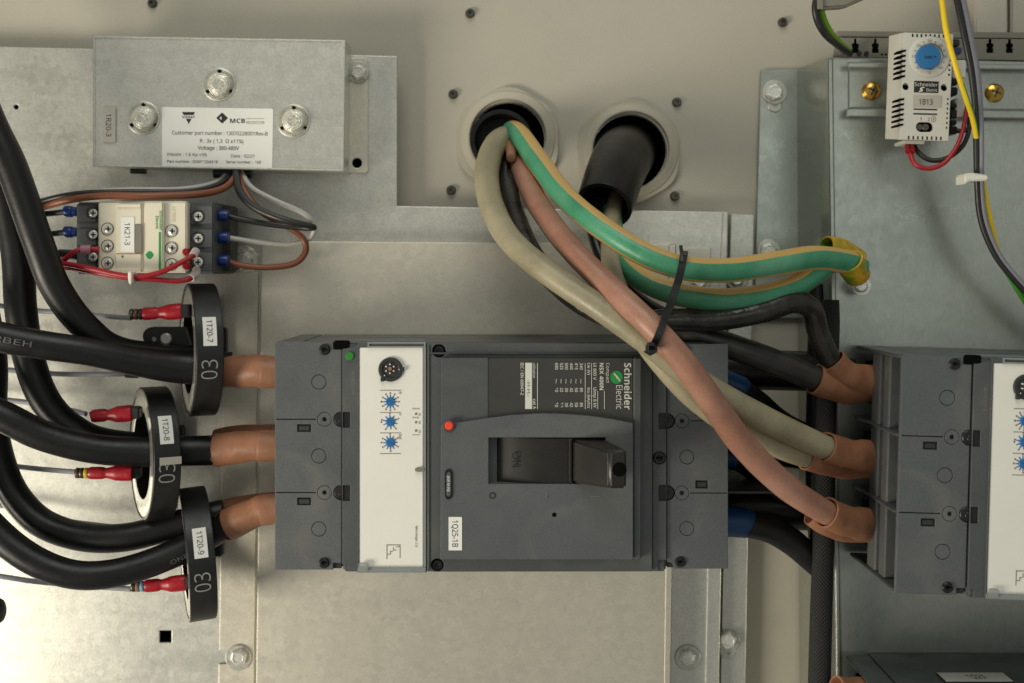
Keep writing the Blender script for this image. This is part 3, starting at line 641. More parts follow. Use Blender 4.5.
    bt = obj('trip_indicator', lathe(new(), 449, 426, [(0, YN - 0.0022), (3.6, YN - 0.0022), (4.4, YN - 0.0016), (4.6, YN + 0.001)], 24), 'red', br)
    obj('bezel', lathe(new(), 449, 426, [(4.7, YN - 0.0006), (6.0, YN - 0.0008), (6.6, YN - 0.0001)], 24), 'breaker', bt)
    pill = [(448.6 + 3.9 * math.cos(R(a)), 474 + 5 * math.sin(R(a))) for a in range(180, 361, 20)] + [(448.6 + 3.9 * math.cos(R(a)), 494.5 + 5 * math.sin(R(a))) for a in range(0, 181, 20)]
    pin = [(448.6 + (x - 448.6) * 0.68, 484.2 + (y - 484.2) * 0.87) for x, y in pill]
    pb = obj('push_button_rim', plate(new(), [pill, pin], YN - 0.0006, 0.0006), 'black', br)
    b = new(); prism(b, [(448.9 + (x - 448.6) * 0.62, 484.2 + (y - 484.2) * 0.84) for x, y in pill], YN - 0.0012, YN + 0.0001, 0.0003); pbb = obj('push_button', b, 'breaker', br)
    obj('lettering', txr(new(), 'push to trip', 447.4, 450.2, 476, 491.5, YN - 0.00135, 0.03), 'ink_white', pbb)
    obj('off_mark', lathe(new(), 492.3, 495.6, [(2.2, YN - 0.0003), (3.4, YN - 0.0003), (3.5, YN - 0.0001)], 20), 'breaker_dark', br)
    b = new(); 
    for s in (-1, 1): prism(b, [(547.6, 495.5), (547.6 + 1.4 * s, 495.5), (547.6 + 1.4 * s, 496.2)], YN - 0.0003, YN - 0.0001)
    prism(b, [(545.6, 496), (547.5, 492.4), (548, 492.8), (546.4, 496), (548, 499.4), (547.4, 499.8)], YN - 0.0003, YN - 0.0001); line(b, 590, 496.2, 600, 496.8, YN - 0.0002); obj('trip_mark', b, 'ink_grey', br)
    obj('test_hole', disc(new(), 554.2, 514.8, 2.2, YN - 0.0002, YN - 0.0001, 14), 'hole', br)
    b = new(); boxp(b, 448.6, 517, 462, 550.4, YN - 0.0003, YN - 0.0001); sk = obj('sticker', b, 'sticker', br, label='small white sticker reading 1Q25-1B')
    obj('lettering', txr(new(), '1Q25-1B', 452.2, 458, 520.5, 547, YN - 0.00042, 0.0), 'ink', sk)
    # rating plate print
    yl = YI - 0.00035; b = new()
    txr(b, 'Schneider', 624.2, 631.2, 363, 409.5, yl, 0.045)
    txr(b, 'Electric', 616.2, 622.6, 385.2, 409, yl, 0.0)
    txr(b, 'NSX 400N', 599.6, 603.6, 363, 390, yl, 0.03)
    txr(b, 'Compact', 606.2, 609.6, 363, 383, yl, 0.0)
    txr(b, 'Ui 800 V', 593.4, 596.4, 363, 380, yl); txr(b, 'Uimp 8 kV', 593.4, 596.4, 387.5, 407.6, yl)
    txr(b, 'Ue (V)', 587.4, 590.2, 363, 374.8, yl); txr(b, 'Icu (kA)/Ics', 587.4, 590.2, 387.5, 408, yl)
    for x in (604.2, 597.5, 591.4, 585.0): line(b, x, 363 if x < 597 else 391, x + 0.5, 409, yl)
    for i, (a, c, d) in enumerate((('240', '85', '85'), ('415', '50', '50'), ('440', '42', '42'), ('500', '30', '30'), ('525', '22', '11'), ('690', '10', '10'))):
        x = 579.9 - i * 4.95
        txr(b, a, x, x + 3, 363, 369.6, yl); txr(b, '~', x - 0.6, x + 3.6, 379, 383.4, yl, 0.05); txr(b, c, x, x + 3, 387.8, 392, yl); txr(b, d, x, x + 3, 402.6, 407, yl)
    line(b, 537.2, 363, 537.8, 409, yl); txr(b, 'utilization', 532.8, 535.6, 363, 378, yl, 0.0); txr(b, 'cat A', 532.8, 536.0, 399, 409, yl)
    boxp(b, 525.2, 362.8, 532, 409, yl, yl + 0.0002)
    txr(b, 'IEC / EN 60947-2', 520.6, 523.6, 362.6, 395, yl)
    obj('lettering', b, 'ink_white', rl)
    b = new(); txr(b, '-H-H,-', 527, 530, 380, 397, yl - 0.0002, 0.0); obj('symbol', b, 'ink_grey', rl)
    lg = new(); prism(lg, [(616.5 + 6.2 * math.cos(R(a)), 377.3 + 6.6 * math.sin(R(a))) for a in range(0, 360, 20)], yl, yl + 0.0002); lo = obj('emblem', lg, 'green', rl)
    b = new()
    for dx, dy, k in ((-1.6, -2.4, 1), (0.4, 0, 1.25), (2.4, 2.4, 1)):
        prism(b, [(616.5 + dx - 1.6 * k + .3, 377.3 + dy - 1.7 * k), (616.5 + dx - .2, 377.3 + dy - 1.9 * k), (616.5 + dx + 1.6 * k, 377.3 + dy + .5), (616.5 + dx + 1.3 * k, 377.3 + dy + 1.9 * k), (616.5 + dx, 377.3 + dy + .9 * k)], yl - 0.0003, yl - 0.00005)
    obj('emblem_flash', b, 'ink_white', rl)
    # right strip and terminal cover
    xc = 667
    b = new(); plate(b, [[(652.6, 345), (666.4, 345), (666.4, 560), (658, 560), (658, 571), (652.6, 571)]] + [rect(658.8, y - 8, 666, y + 8) for y in (421, 493)], YM - 0.0012, 0.0011); obj('edge_strip', b, 'breaker', br)
    rlead = lambda y: [(667, y + 7.6)] + [(667.4 + 7.6 * math.cos(R(a)), y - 7.6 * math.sin(R(a))) for a in range(-75, 76, 15)] + [(667, y - 7.6)]
    outr = [(728, 344), (728, 568.6), (674, 568.6), (672, 563), (667, 562)] + rlead(493) + rlead(421) + [(667, 349), (676, 349), (676, 344)]
    holes = []
    for y in (384, 457, 528.6): holes += [circ(687, y, 7.3, 28), circ(687, y, 6.7, 28)]
    for y in (421, 493): holes += [rect(690.5, y - 0.45, 727, y + 0.45), circ(682, y, 7.2, 28), circ(682, y, 6.75, 28), circ(682, y, 2.3, 12), rect(695.5, y - 12.6, 708, y - 4.6)]
    cov = obj('terminal_cover', plate(new(), [outr] + holes, YT, 0.003), 'breaker2', br)
    b = new(); boxw(b, X(667.5), X(727), YT + 0.0016, YT + 0.0035, Z(568), Z(344.5)); obj('groove_backing', b, 'breaker_dark', cov)
    for y in (421, 493):
        b = new(); boxp(b, 697, y - 11, 706.4, y - 6, YT + 0.0006, YT + 0.002); obj('slot_insert', b, 'breaker_dark', cov)
        b = new(); disc(b, 667.3, y, 7.3, YT - 0.0006, YT + 0.002, 20, 0.0006); boxp(b, 659, y - 7.8, 665.8, y + 7.8, YM - 0.0004, YM + 0.001); obj('cover_latch', b, 'black', br)
        obj('latch_screw', disc(new(), 665.5, y - 1, 3.2, YT - 0.0012, YT - 0.0005, 12, 0.0004), 'black', br)
    screwhead(br, 680.5, 562, 5.4, YT, 'black'); screwhead(br, 659.5, 458, 6.6, YM - 0.0012, 'black'); screwhead(br, 684, 350, 5.4, YT, 'black')
    return br
brk = make_breaker()
for py in (421.5, 493.5):
    a = P(729, py, YT); c = P(776, py, YT)
    pb = new(); boxw(pb, a.x, c.x, YT + 0.004, YB - 0.008, a.z - 0.0009, a.z + 0.0005); obj('phase_barrier', pb, 'black', brk)

def copy_tree(o, parent=None, skip=()):
    c = o.copy(); COL.objects.link(c); c.parent = parent
    for ch in [k for k in bpy.data.objects if k.parent == o]:
        if ch.name.split('.')[0] in skip: continue
        copy_tree(ch, c, skip)
    return c
# second breaker on the side panel: its white panel's top left corner shows at (990, 364)
b2 = copy_tree(brk, None, ('seal', 'phase_barrier', 'sticker'))
def fit(o, px, py, ref, dY, rot):
    """place a copy so that the point ref (pixel, Y) of the first breaker shows at (px, py), turned by rot about the view axis"""
    Yn = ref[2] + dY; v = P(ref[0], ref[1], ref[2]) - ORIG['circuit_breaker']
    v = Matrix.Rotation(rot, 3, 'Y') @ v
    o.rotation_euler = (0, rot, 0); o.location = P(px, py, Yn) - v
DY2 = (YR - 0.0002) - YB
fit(b2, 902.5, 354.6, (275, 342, YT), DY2, R(1.7))
b2['label'] = 'graphite breaker at right cut off by the frame, brown sleeved cables at its terminals'
b3 = copy_tree(brk, None, ('seal', 'phase_barrier', 'sticker'))
fit(b3, 892, 703, (275, 342, YT), DY2, R(0.6))
b3['label'] = 'graphite breaker at the bottom right corner showing only its top side with a white label'
bm = new(); zt = b3.location.z + (P(0, 342, YT).z - ORIG['circuit_breaker'].z) - 0.0006
xa = P(936, 676, -0.105).x
t = bmesh.new(); s0 = b3.location.x
boxw(bm, P(940, 676, -0.11).x, P(1008, 676, -0.11).x, -0.1185, -0.1035, zt - 0.004, zt + 0.0008)
stk = new(); boxw(stk, P(940, 676, -0.11).x + 0.0005, P(1008, 676, -0.11).x - 0.0005, -0.1183, -0.1037, zt + 0.0009, zt + 0.0011)
for nm, bb, mm in (('label_holder', bm, 'breaker_dark'), ('sticker', stk, 'sticker')):
    ORIG[b3.name] = Vector(b3.location); b3.rotation_euler = (0, 0, 0); o3 = obj(nm, bb, mm, b3)
lt = text(new(), '1Q25', lambda u, v: Vector((P(966, 676, -0.11).x + u, -0.1140 + v, zt + 0.0012)), 0.011, 0.0062, 0.02)
obj('lettering', lt, 'ink', b3)

# ================================================================== power cables at the left
def cable_print(parent, pts, s, t0, length, h, ang=0.0, flip=False):
    """print lying on the cable's skin: pts as given to tube, t0 = share of the run, ang = degrees round from the front"""
    path = spline(pts, 24); T, B = frames(path); i0 = int(t0 * (len(path) - 1)); acc = [0.0]
    for i in range(1, len(path)): acc.append(acc[-1] + (path[i][0] - path[i - 1][0]).length)
    def mp(u, v):
        if flip: u, v = length - u, h - v
        s0 = acc[i0] + u; i = i0
        while i < len(path) - 2 and acc[i + 1] < s0: i += 1
        f = (s0 - acc[i]) / max(1e-9, acc[i + 1] - acc[i]); c = path[i][0].lerp(path[i + 1][0], f); r = path[i][1] + 0.0002
        Nn = T[i].cross(B[i]); up = 1 if Nn.z > 0 else -1
        a = R(ang) + v / r
        return c + B[i] * math.cos(a) * r + Nn * up * math.sin(a) * r
    obj('lettering', text(new(), s, mp, length, h, 0.0), 'ink_cable', parent)

BLK = 'black power cables at the left'
LC = {
 'A': ([(-70, -30, -.105, 15.5), (-14, 112, -.105, 15.5), (12, 168, -.105, 15.5), (38, 242, -.103, 15.2), (56, 288, -.098, 15), (86, 328, -.090, 14.5), (124, 352, -.078, 14), (205, 358, -.060, 13)], 'black cable sweeping down from the upper left edge to the top transformer'),
 'C': ([(-60, 20, -.080, 15), (-20, 110, -.080, 15), (2, 180, -.080, 15.2), (17, 250, -.080, 15.5), (21, 310, -.080, 15.5), (30, 362, -.080, 15.2), (46, 402, -.078, 15), (72, 428, -.074, 14.5), (110, 443, -.068, 14), (200, 450, -.055, 13)], 'black cable hanging down the left side and bending into the middle transformer'),
 'E': ([(-30, 250, -.062, 14), (-9, 350, -.064, 14.5), (-8, 420, -.068, 14.5), (2, 468, -.072, 14.5), (18, 500, -.074, 14.5), (44, 524, -.076, 14.5), (84, 537, -.078, 14.3), (128, 537, -.078, 14), (182, 523, -.072, 14), (224, 512, -.068, 13)], 'upper of the two black cables curving into the lowest transformer'),
 'B': ([(-80, 318, -.118, 16), (0, 337, -.116, 15.5), (40, 344.5, -.112, 14.6), (90, 352, -.104, 14.2), (140, 362, -.092, 15), (185, 367, -.080, 17), (232, 368, -.074, 16)], 'printed black cable running nearly level into the top transformer'),
 'D': ([(-70, 385, -.112, 15.5), (0, 415, -.108, 15.6), (44, 436, -.102, 15.2), (96, 449, -.094, 14.8), (150, 452, -.084, 15), (182, 451, -.078, 15), (222, 450, -.076, 15)], 'black cable coming straight from the left edge into the middle transformer'),
 'F': ([(-60, 470, -.100, 15), (-8, 528, -.100, 15), (28, 557, -.100, 14.8), (66, 573, -.098, 14.4), (102, 575, -.094, 14.2), (142, 566, -.088, 14), (186, 548, -.080, 14), (214, 532, -.077, 14), (236, 521, -.078, 13.6)], 'lowest black cable curving up into the lowest transformer'),
}
for k, (pts, lab) in LC.items():
    c = tag(obj('power_cable', tube(new(), pts, 24, 10), 'cable'), lab, 'cable', BLK)
    if k == 'B': cable_print(c, pts, 'RBEH', 0.168, 0.0195, 0.0034, -8, False)
    if k == 'F': cable_print(c, pts, 'ONBSU 1', 0.70, 0.0225, 0.0030, -24)
tag(obj('cable_end', tube(new(), [(-60, 622, -.09, 15), (-20, 615, -.09, 15), (-5, 612, -.09, 14.5), (2, 612, -.09, 10), (4.5, 612, -.09, 4)], 20), 'cable'), 'rounded black cable end poking in at the lower left edge', 'cable')

# brown heat-shrink sleeves between transformers and the central breaker
SLV = 'brown heat-shrink sleeves at the central breaker'
def sleeve(pts, lab, seed, group=SLV, mouth=0, lump=0.04, flat=0.8):
    return tag(obj('cable_sleeve', tube(new(), pts, 24, 8, lump=lump, lseed=seed, mouth=mouth), 'shrink'), lab, 'cable sleeve', group)
sleeve([(216, 371, -.076, 16.4), (240, 371, -.078, 16.2), (258, 371, -.080, 16.2), (264, 371.5, -.080, 16.8), (272, 372, -.080, 16.2), (286, 372, -.080, 16)], 'brown sleeve between the top transformer and the central breaker', 1)
s = sleeve([(217, 450, -.076, 15.4), (218, 450, -.076, 16.4), (238, 447.5, -.078, 16), (256, 446, -.080, 15.2), (262, 446, -.080, 15.8), (286, 446, -.080, 15.4)], 'brown sleeve between the middle transformer and the central breaker', 2)
s = sleeve([(228, 525, -.077, 15), (229.5, 524.4, -.077, 16.2), (243, 518, -.079, 15.6), (258, 511.5, -.080, 14.6), (263, 510, -.080, 15.4), (286, 508, -.080, 15)], 'brown sleeve rising from the lowest transformer to the central breaker', 3)
tag(obj('cable_sleeve', tube(new(), [(216, 437, -.052, 8), (240, 434, -.056, 9), (286, 434, -.060, 10)], 14, lump=.05), 'shrink'), 'thin brown sleeve half hidden behind the middle one', 'cable sleeve', SLV)
tag(obj('cable_sleeve', tube(new(), [(214, 512, -.056, 9), (240, 506, -.060, 10), (286, 502, -.062, 11)], 14, lump=.05), 'shrink'), 'thin brown sleeve half hidden behind the lowest one', 'cable sleeve', SLV)

# ================================================================== ring current transformers
def transformer(cx, cy, Yc, Rp, half_px, yaw, roll, text_s, th_lab, th_num, lab, terms, num_sticker=False, foot=False):
    C = P(cx, cy, Yc); Rm = Rp * S(Yc); hw = half_px * S(Yc)
    ax = Vector((math.cos(R(yaw)) * math.cos(R(roll)), math.sin(R(yaw)), math.sin(R(roll)))).normalized()    # from left face to right face
    n1 = (Vector((0, -1, 0)) - ax * (-ax.y)).normalized(); up = ax.cross(n1); up = up if up.z > 0 else -up
    T = thing('current_transformer', C - n1 * -Rm, lab, 'current transformer', 'ring current transformers round the left cables')
    def rev(prof, n=64):
        t = bmesh.new(); rings = []
        for a, r in prof: rings.append([t.verts.new(C + ax * a + (n1 * math.cos(2 * math.pi * k / n) + up * math.sin(2 * math.pi * k / n)) * r) for k in range(n)])
        for p, q in zip(rings, rings[1:]):
            for k in range(n): t.faces.new((p[k], p[(k + 1) % n], q[(k + 1) % n], q[k]))
        bmesh.ops.recalc_face_normals(t, faces=t.faces); bb = new(); merge(bb, t); return bb
    ri = Rm * 0.66
    obj('case', rev([(-hw * 0.9, ri), (-hw * 0.9, Rm * 0.93), (-hw, Rm * 0.94), (-hw, Rm * 0.985), (-hw * 0.94, Rm), (hw * 0.94, Rm), (hw, Rm * 0.985), (hw, ri * 1.02), (hw * 0.96, ri), (-hw * 0.9, ri)]), 'ct', T)
    obj('resin_face', rev([(-hw * 0.93, ri * 1.005), (-hw * 0.95, ri * 1.02), (-hw * 0.97, Rm * 0.90), (-hw * 0.93, Rm * 0.93)]), 'ct_face', T)
    def onskin(theta, off=0.0003):
        return lambda u, v: C + ax * v + (n1 * math.cos(theta - u / Rm) + up * math.sin(theta - u / Rm)) * (Rm + off)
    # sticker bent onto the case
    L_ = 30 * S(Yc - 0.035); Hh = 13.4 * S(Yc - 0.035)
    def patch(theta, length, v0, v1, off):
        t = bmesh.new(); f = onskin(R(theta), off); rows = []
        for k in range(9):
            u = -length / 2 + length * k / 8; rows.append((t.verts.new(f(u, v0)), t.verts.new(f(u, v1))))
        for a, c in zip(rows, rows[1:]): t.faces.new((a[0], c[0], c[1], a[1]))
        bmesh.ops.recalc_face_normals(t, faces=t.faces); bb = new(); merge(bb, t); return bb
    st = obj('sticker', patch(th_lab, L_, -Hh / 2, Hh / 2, 0.0003), 'sticker', T)
    f = onskin(R(th_lab), 0.0005)
    obj('lettering', text(new(), text_s, lambda u, v: f(u - L_ * 0.38, v - Hh * 0.22), L_ * 0.76, Hh * 0.42, 0.0), 'ink', st)
    f2 = onskin(R(th_num), 0.0004); wl = 20 * S(Yc - 0.035)
    # '03' stamped in thin outline figures, read from below
    obj('stamped_figures', text(new(), '03', lambda u, v: f2(wl / 2 - u, v * -1 + Hh * 0.55), wl, Hh * 1.2, -0.012), 'stamp', T)
    if num_sticker:
        obj('worn_sticker', patch(th_num + 10, 7 * S(Yc), -Hh * .6, Hh * 1.0, 0.0006), 'sticker_grey', T)
    # spade terminals on the left face
    for q in terms:
        obj('spade_terminal', boxp(new(), *q, -.0875, -.0800, 0.0008), 'black', T)
    if foot:
        t = new(); plate(t, [[(152, 327), (184, 327), (190, 346), (152, 346)] + circ(152, 336.5, 9.4, 8, 90, 270)[1:-1], circ(153.6, 339, 3, 12)], Yc - 0.004, 0.006); ft = obj('mounting_foot', t, 'ct', T)
        obj('foot_screw', disc(new(), 165.5, 339, 6, Yc - 0.0062, Yc - 0.0038, 12, 0.0008), 'washer', ft)
        obj('foot_hole', disc(new(), 153.6, 339, 3.6, Yc - 0.0010, Yc - 0.0005, 12), 'tie_white', ft)
    # clamp block that stands the ring on the sheet
    c = C - n1 * Rm
    t = new(); boxw(t, C.x - hw * .8, C.x + hw * .8, min(C.y + Rm * 0.90, YS1 - 0.004), YS1 - 0.0001, C.z - 0.012, C.z + 0.012, 0.001); obj('clamp_block', t, 'ct', T)
    return T
transformer(200.5, 349.5, -.064, 66, 13, 23, 0, '1T20-7', 19, -13, 'black ring transformer stamped 03 with white sticker 1T20-7, topmost of three', [(180, 304.5, 189, 317.5)], foot=True)
transformer(154, 453.5, -.066, 66.5, 12.8, 28, 0, '1T20-8', 28, -8, 'black ring transformer with white sticker 1T20-8, middle of three, showing its pale left face', [(130, 407, 139, 419), (130, 467, 139, 479)], num_sticker=True)
transformer(196.5, 553, -.064, 65.5, 13, 20, 4, '1T20-9', 20, -13, 'black ring transformer stamped 03 with white sticker 1T20-9, lowest of three', [(184, 577, 193, 589)])

# thin measuring wires with red spade connectors
def spade(w, x0, x1, y, Y, r=7.4, dy=0.0, bands=('dark_metal', 'ink_brown', 'black')):
    L_ = x1 - x0
    obj('connector', tube(new(), [(x0, y, Y, r * .55), (x0 + 1, y, Y, r * .78), (x0 + L_ * .30, y + dy * .3, Y, r * .80), (x0 + L_ * .40, y + dy * .4, Y, r * .66), (x0 + L_ * .55, y + dy * .5, Y, r * .86), (x0 + L_ * .66, y + dy * .6, Y, r), (x1 - 1, y + dy, Y, r), (x1, y + dy, Y, r * .8)], 14, 3, flat=0.75), 'red_ins', w)
    for i, m in enumerate(bands):
        xb = x0 - 13 + i * 4.4
        obj('marker_ring', tube(new(), [(xb, y - dy * .1, Y, r * .60), (xb + .6, y - dy * .1, Y, r * .68), (xb + 3.2, y - dy * .1, Y, r * .68), (xb + 3.8, y - dy * .1, Y, r * .60)], 12, 2), m, w)
M['marker_yellow'] = mat('yellow_marker', rgb(215, 180, 40), 0.4); M['marker_blue'] = mat('pale_blue_marker', rgb(120, 165, 190), 0.4); M['marker_brown'] = mat('brown_marker', rgb(96, 62, 48), 0.4)
GW = 'thin grey measuring wires'
w = wire('measuring_wire', 'grey wire with red connector at the upper end of the top transformer', 'grey_wire', [(-40, 300, -.045, 2.6), (36, 310.5, -.05, 2.6), (70, 312, -.06, 2.6), (100, 316, -.07, 2.6), (131, 318, -.082, 2.6)], group=GW); spade(w, 143, 182, 314, -.084, 8, -3, ('dark_metal', 'marker_brown', 'black'))
w = wire('measuring_wire', 'grey wire passing under the level black cable towards the top transformer', 'grey_wire', [(-40, 366, -.035, 2.6), (10, 370, -.035, 2.6), (60, 374, -.035, 2.6), (128, 374, -.04, 2.6)], group=GW)
obj('marker_ring', tube(new(), [(126, 374, -.04, 4), (138, 374, -.04, 4.4)], 12, 2), 'dark_metal', w)
w = wire('measuring_wire', 'wire behind the black cables ending in the upper red connector of the middle transformer', 'grey_wire', [(-40, 395, -.03, 2.6), (40, 404, -.035, 2.6), (86, 414, -.05, 2.6)], group=GW); spade(w, 92, 132, 416, -.085, 8.2, -3, ())
w = wire('measuring_wire', 'grey wire with brown and yellow markers and red connector under the middle transformer', 'grey_wire', [(-40, 460, -.05, 2.6), (8, 465.5, -.055, 2.6), (40, 469, -.07, 2.6), (76, 472, -.085, 2.6)], group=GW); spade(w, 89, 132, 473, -.088, 7.8, 0, ('marker_brown', 'dark_metal', 'marker_yellow'))
w = wire('measuring_wire', 'grey wire showing above the two lowest black cables', 'grey_wire', [(-40, 500, -.03, 2.6), (30, 510, -.03, 2.6), (62, 520, -.035, 2.6), (105, 526, -.04, 2.6), (150, 530, -.045, 2.6)], group=GW)
w = wire('measuring_wire', 'grey wire with blue marker and red connector at the lowest transformer', 'grey_wire', [(-40, 570, -.05, 2.6), (5, 577, -.055, 2.6), (40, 582, -.06, 2.6), (100, 587, -.075, 2.6), (131, 589, -.082, 2.6)], group=GW); spade(w, 145, 186, 586, -.084, 8, -3.5, ('dark_metal', 'ink_brown', 'marker_blue'))

# ================================================================== cores from the cable entries
def sheath(pts, lab, m='cable'):
    return tag(obj('cable_sheath', tube(new(), pts, 32, 8, mouth=22), m), lab, 'cable')
sheath([(501, 140, -.014, 31), (503, 143, .004, 32), (508, 146, .05, 32)], 'thick black cable sheath ending inside the left gland', 'sheath')
sheath([(604, 206, -.072, 28.4), (607, 198, -.066, 28.8), (615, 174, -.044, 29.4), (624, 156, -.012, 29.6), (631, 152, .05, 29)], 'thick black cable sheath hanging out of the right gland', 'sheath')

stripe = lambda a, s: 1 if (262 < (a - 28 * s + 14) % 360 < 344 or 56 < (a - 30 * s + 10) % 360 < 120) else 0
def core(name, lab, m, pts, n=24, cat='cable', **kw):
    return tag(obj(name, tube(new(), pts, n, 10, lump=kw.pop('lump', .022), lseed=len(lab), **kw), m), lab, cat)
core('phase_core', 'grey olive core looping out of the left gland and down to the right breaker', 'olive',
     [(511, 140, .02, 9), (505, 137, -.012, 11), (494, 147, -.034, 12), (487, 172, -.056, 12.3), (491, 204, -.085, 12.5), (511, 241, -.115, 12.7), (550, 274, -.138, 12.8), (600, 308, -.152, 13), (650, 344, -.158, 13), (700, 383, -.155, 13.5), (760, 417, -.142, 13.4), (815, 443, -.1235, 12.4), (830, 449, -.119, 12), (856, 456, -.111, 11)])
core('phase_core', 'brown core crossing in front of both breakers to the lowest right terminal', 'pink',
     [(512, 150, .02, 9), (515, 155, -.014, 10), (523, 172, -.050, 11), (538, 204, -.090, 11.5), (566, 243, -.124, 12), (606, 284, -.148, 12.5), (650, 325, -.170, 12.8), (684, 363, -.172, 13.2), (712, 402, -.166, 13.6), (744, 446, -.154, 13.6), (784, 485, -.140, 13.2), (820, 509, -.126, 12.4), (836, 517, -.120, 12), (858, 523, -.112, 11)])
core('earth_core', 'green and yellow core arching from the left gland to the earth lug, upper of two', 'earth',
     [(510, 134, .02, 9), (513, 131, -.010, 10.5), (522, 139, -.034, 11.2), (541, 166, -.070, 11.6), (566, 198, -.102, 11.8), (602, 228, -.128, 12), (642, 253, -.140, 12.2), (684, 268, -.142, 12.4), (730, 270, -.136, 12.4), (778, 263, -.126, 12.4), (815, 258, -.114, 12.4), (846, 262, -.102, 12.4), (860, 268, -.096, 12)], 32)
core('earth_core', 'green and yellow core bowing below its twin under the black strap', 'earth',
     [(612, 210, -.060, 10), (614, 240, -.080, 10.6), (626, 264, -.100, 11), (648, 283, -.116, 11.4), (682, 295, -.124, 11.8), (722, 300, -.124, 12), (762, 296, -.120, 12), (796, 285, -.114, 12), (818, 270, -.107, 12), (834, 258, -.098, 12)], 32)
core('phase_core', 'glossy black core hanging behind the olive one below the left gland', 'clear_black',
     [(508, 146, .02, 8), (508, 150, -.008, 9), (506, 172, -.040, 10), (513, 208, -.070, 10.5), (528, 246, -.095, 10.5), (552, 280, -.112, 10.5), (588, 308, -.128, 10.5), (630, 322, -.130, 11), (672, 320, -.128, 11.5), (718, 319, -.124, 12), (762, 311, -.122, 12), (792, 302, -.118, 11.6), (811, 309, -.112, 11), (818, 332, -.106, 11), (829, 357, -.104, 11), (841, 371, -.1025, 10.6), (856, 379, -.100, 10)])
core('phase_core', 'dull black core running straight behind the cores to the uppermost right terminal', 'cable2',
     [(604, 205, -.050, 9), (600, 235, -.070, 9.5), (612, 275, -.090, 10), (640, 305, -.105, 11), (684, 330, -.112, 12.5), (730, 346, -.112, 13), (780, 364, -.108, 13), (814, 378, -.102, 12.4), (830, 384, -.100, 12), (856, 388, -.097, 11)])
core('phase_core', 'second grey olive core from the right gland, running under the first one', 'olive',
     [(620, 190, -.045, 8), (614, 208, -.062, 8.5), (610, 236, -.085, 9), (612, 270, -.110, 9.5), (628, 310, -.136, 10), (650, 350, -.146, 10.5), (690, 395, -.146, 11), (730, 424, -.138, 11.5), (780, 448, -.124, 11), (810, 458, -.1155, 10.4), (845, 464, -.105, 10)])
core('core_stub', 'cut brown copper stub between the cores in the left gland', 'shrink', [(508, 140, -.018, 5), (511, 153, -.044, 5.2), (511, 158, -.052, 4.6)], 12)
core('drain_core', 'thin black core hanging behind the green one under the right sheath', 'cable2', [(596, 200, -.055, 5), (592, 224, -.072, 5.5), (598, 250, -.086, 6), (612, 280, -.096, 6), (640, 312, -.100, 6)], 14)

# open brown sleeves at the right breaker
RSV = 'brown heat-shrink sleeves at the right breaker'
def rsleeve(pts, lab, seed): return tag(obj('cable_sleeve', tube(new(), pts, 28, 8, lump=.07, lseed=seed, mouth=10), 'shrink'), lab, 'cable sleeve', RSV)
rsleeve([(832, 361, -.1035, 14.6), (841, 371, -.1025, 14.2), (851, 377, -.101, 14.5), (862, 380, -.097, 16), (874, 380.5, -.094, 16)], 'open brown sleeve over the glossy black core at the uppermost right terminal', 11)
rsleeve([(815, 378.5, -.102, 16), (830, 384, -.100, 15.8), (846, 388, -.097, 16), (862, 388, -.092, 15), (874, 387, -.090, 14)], 'open brown sleeve over the dull black core at the uppermost right terminal', 12)
rsleeve([(825, 447, -.1205, 16), (838, 452, -.1165, 15.6), (852, 455, -.111, 15.5), (862, 456.5, -.105, 16.6), (873, 457.5, -.098, 17)], 'open brown sleeve over the first olive core at the middle right terminal', 13)
rsleeve([(806, 457, -.1168, 13.6), (825, 461.5, -.111, 13.6), (846, 464, -.100, 15), (872, 463, -.094, 14)], 'open brown sleeve over the second olive core at the middle right terminal', 14)
rsleeve([(826, 512.5, -.1238, 16), (838, 518, -.1195, 15.6), (852, 523, -.113, 15.6), (862, 524, -.106, 16.6), (872, 525, -.098, 17)], 'open brown sleeve over the brown core at the lowest right terminal', 15)
rsleeve([(811, 514, -.112, 11), (826, 522, -.110, 13.5), (846, 527, -.100, 15), (871, 528, -.094, 14)], 'small open brown sleeve behind the lowest right terminal sleeve', 16)
rsleeve([(836, 690, -.106, 14), (848, 692, -.104, 14), (862, 693, -.103, 16), (884, 694, -.102, 16)], 'brown sleeve tip at the bottom edge beside the lowest breaker', 17)

# earth lug with yellow sleeves
lug = thing('earth_lug', P(852, 272, -.068), 'yellow sleeved earth lug at the ends of the green cores', 'cable lug')
obj('sleeve', tube(new(), [(849, 261, -.103, 14.4), (853, 268, -.099, 14), (858, 276, -.094, 12.4)], 24, 6, mouth=8, lump=.08), 'shrink_gy', lug)
obj('sleeve', tube(new(), [(826, 247, -.098, 11), (842, 252, -.092, 13), (856, 262, -.086, 13)], 24, 6, mouth=9, lump=.06), 'shrink_gy', lug)
t = new(); plate(t, [circ(862, 286, 9.5, 24), circ(862, 286, 3.2, 12)], -.0785, 0.0025); obj('tongue', t, 'zinc', lug)
t = new(); disc(t, 862, 286, 6.5, -.0825, YR - 0.0001, 20, 0.001); obj('stud', t, 'zinc', lug)

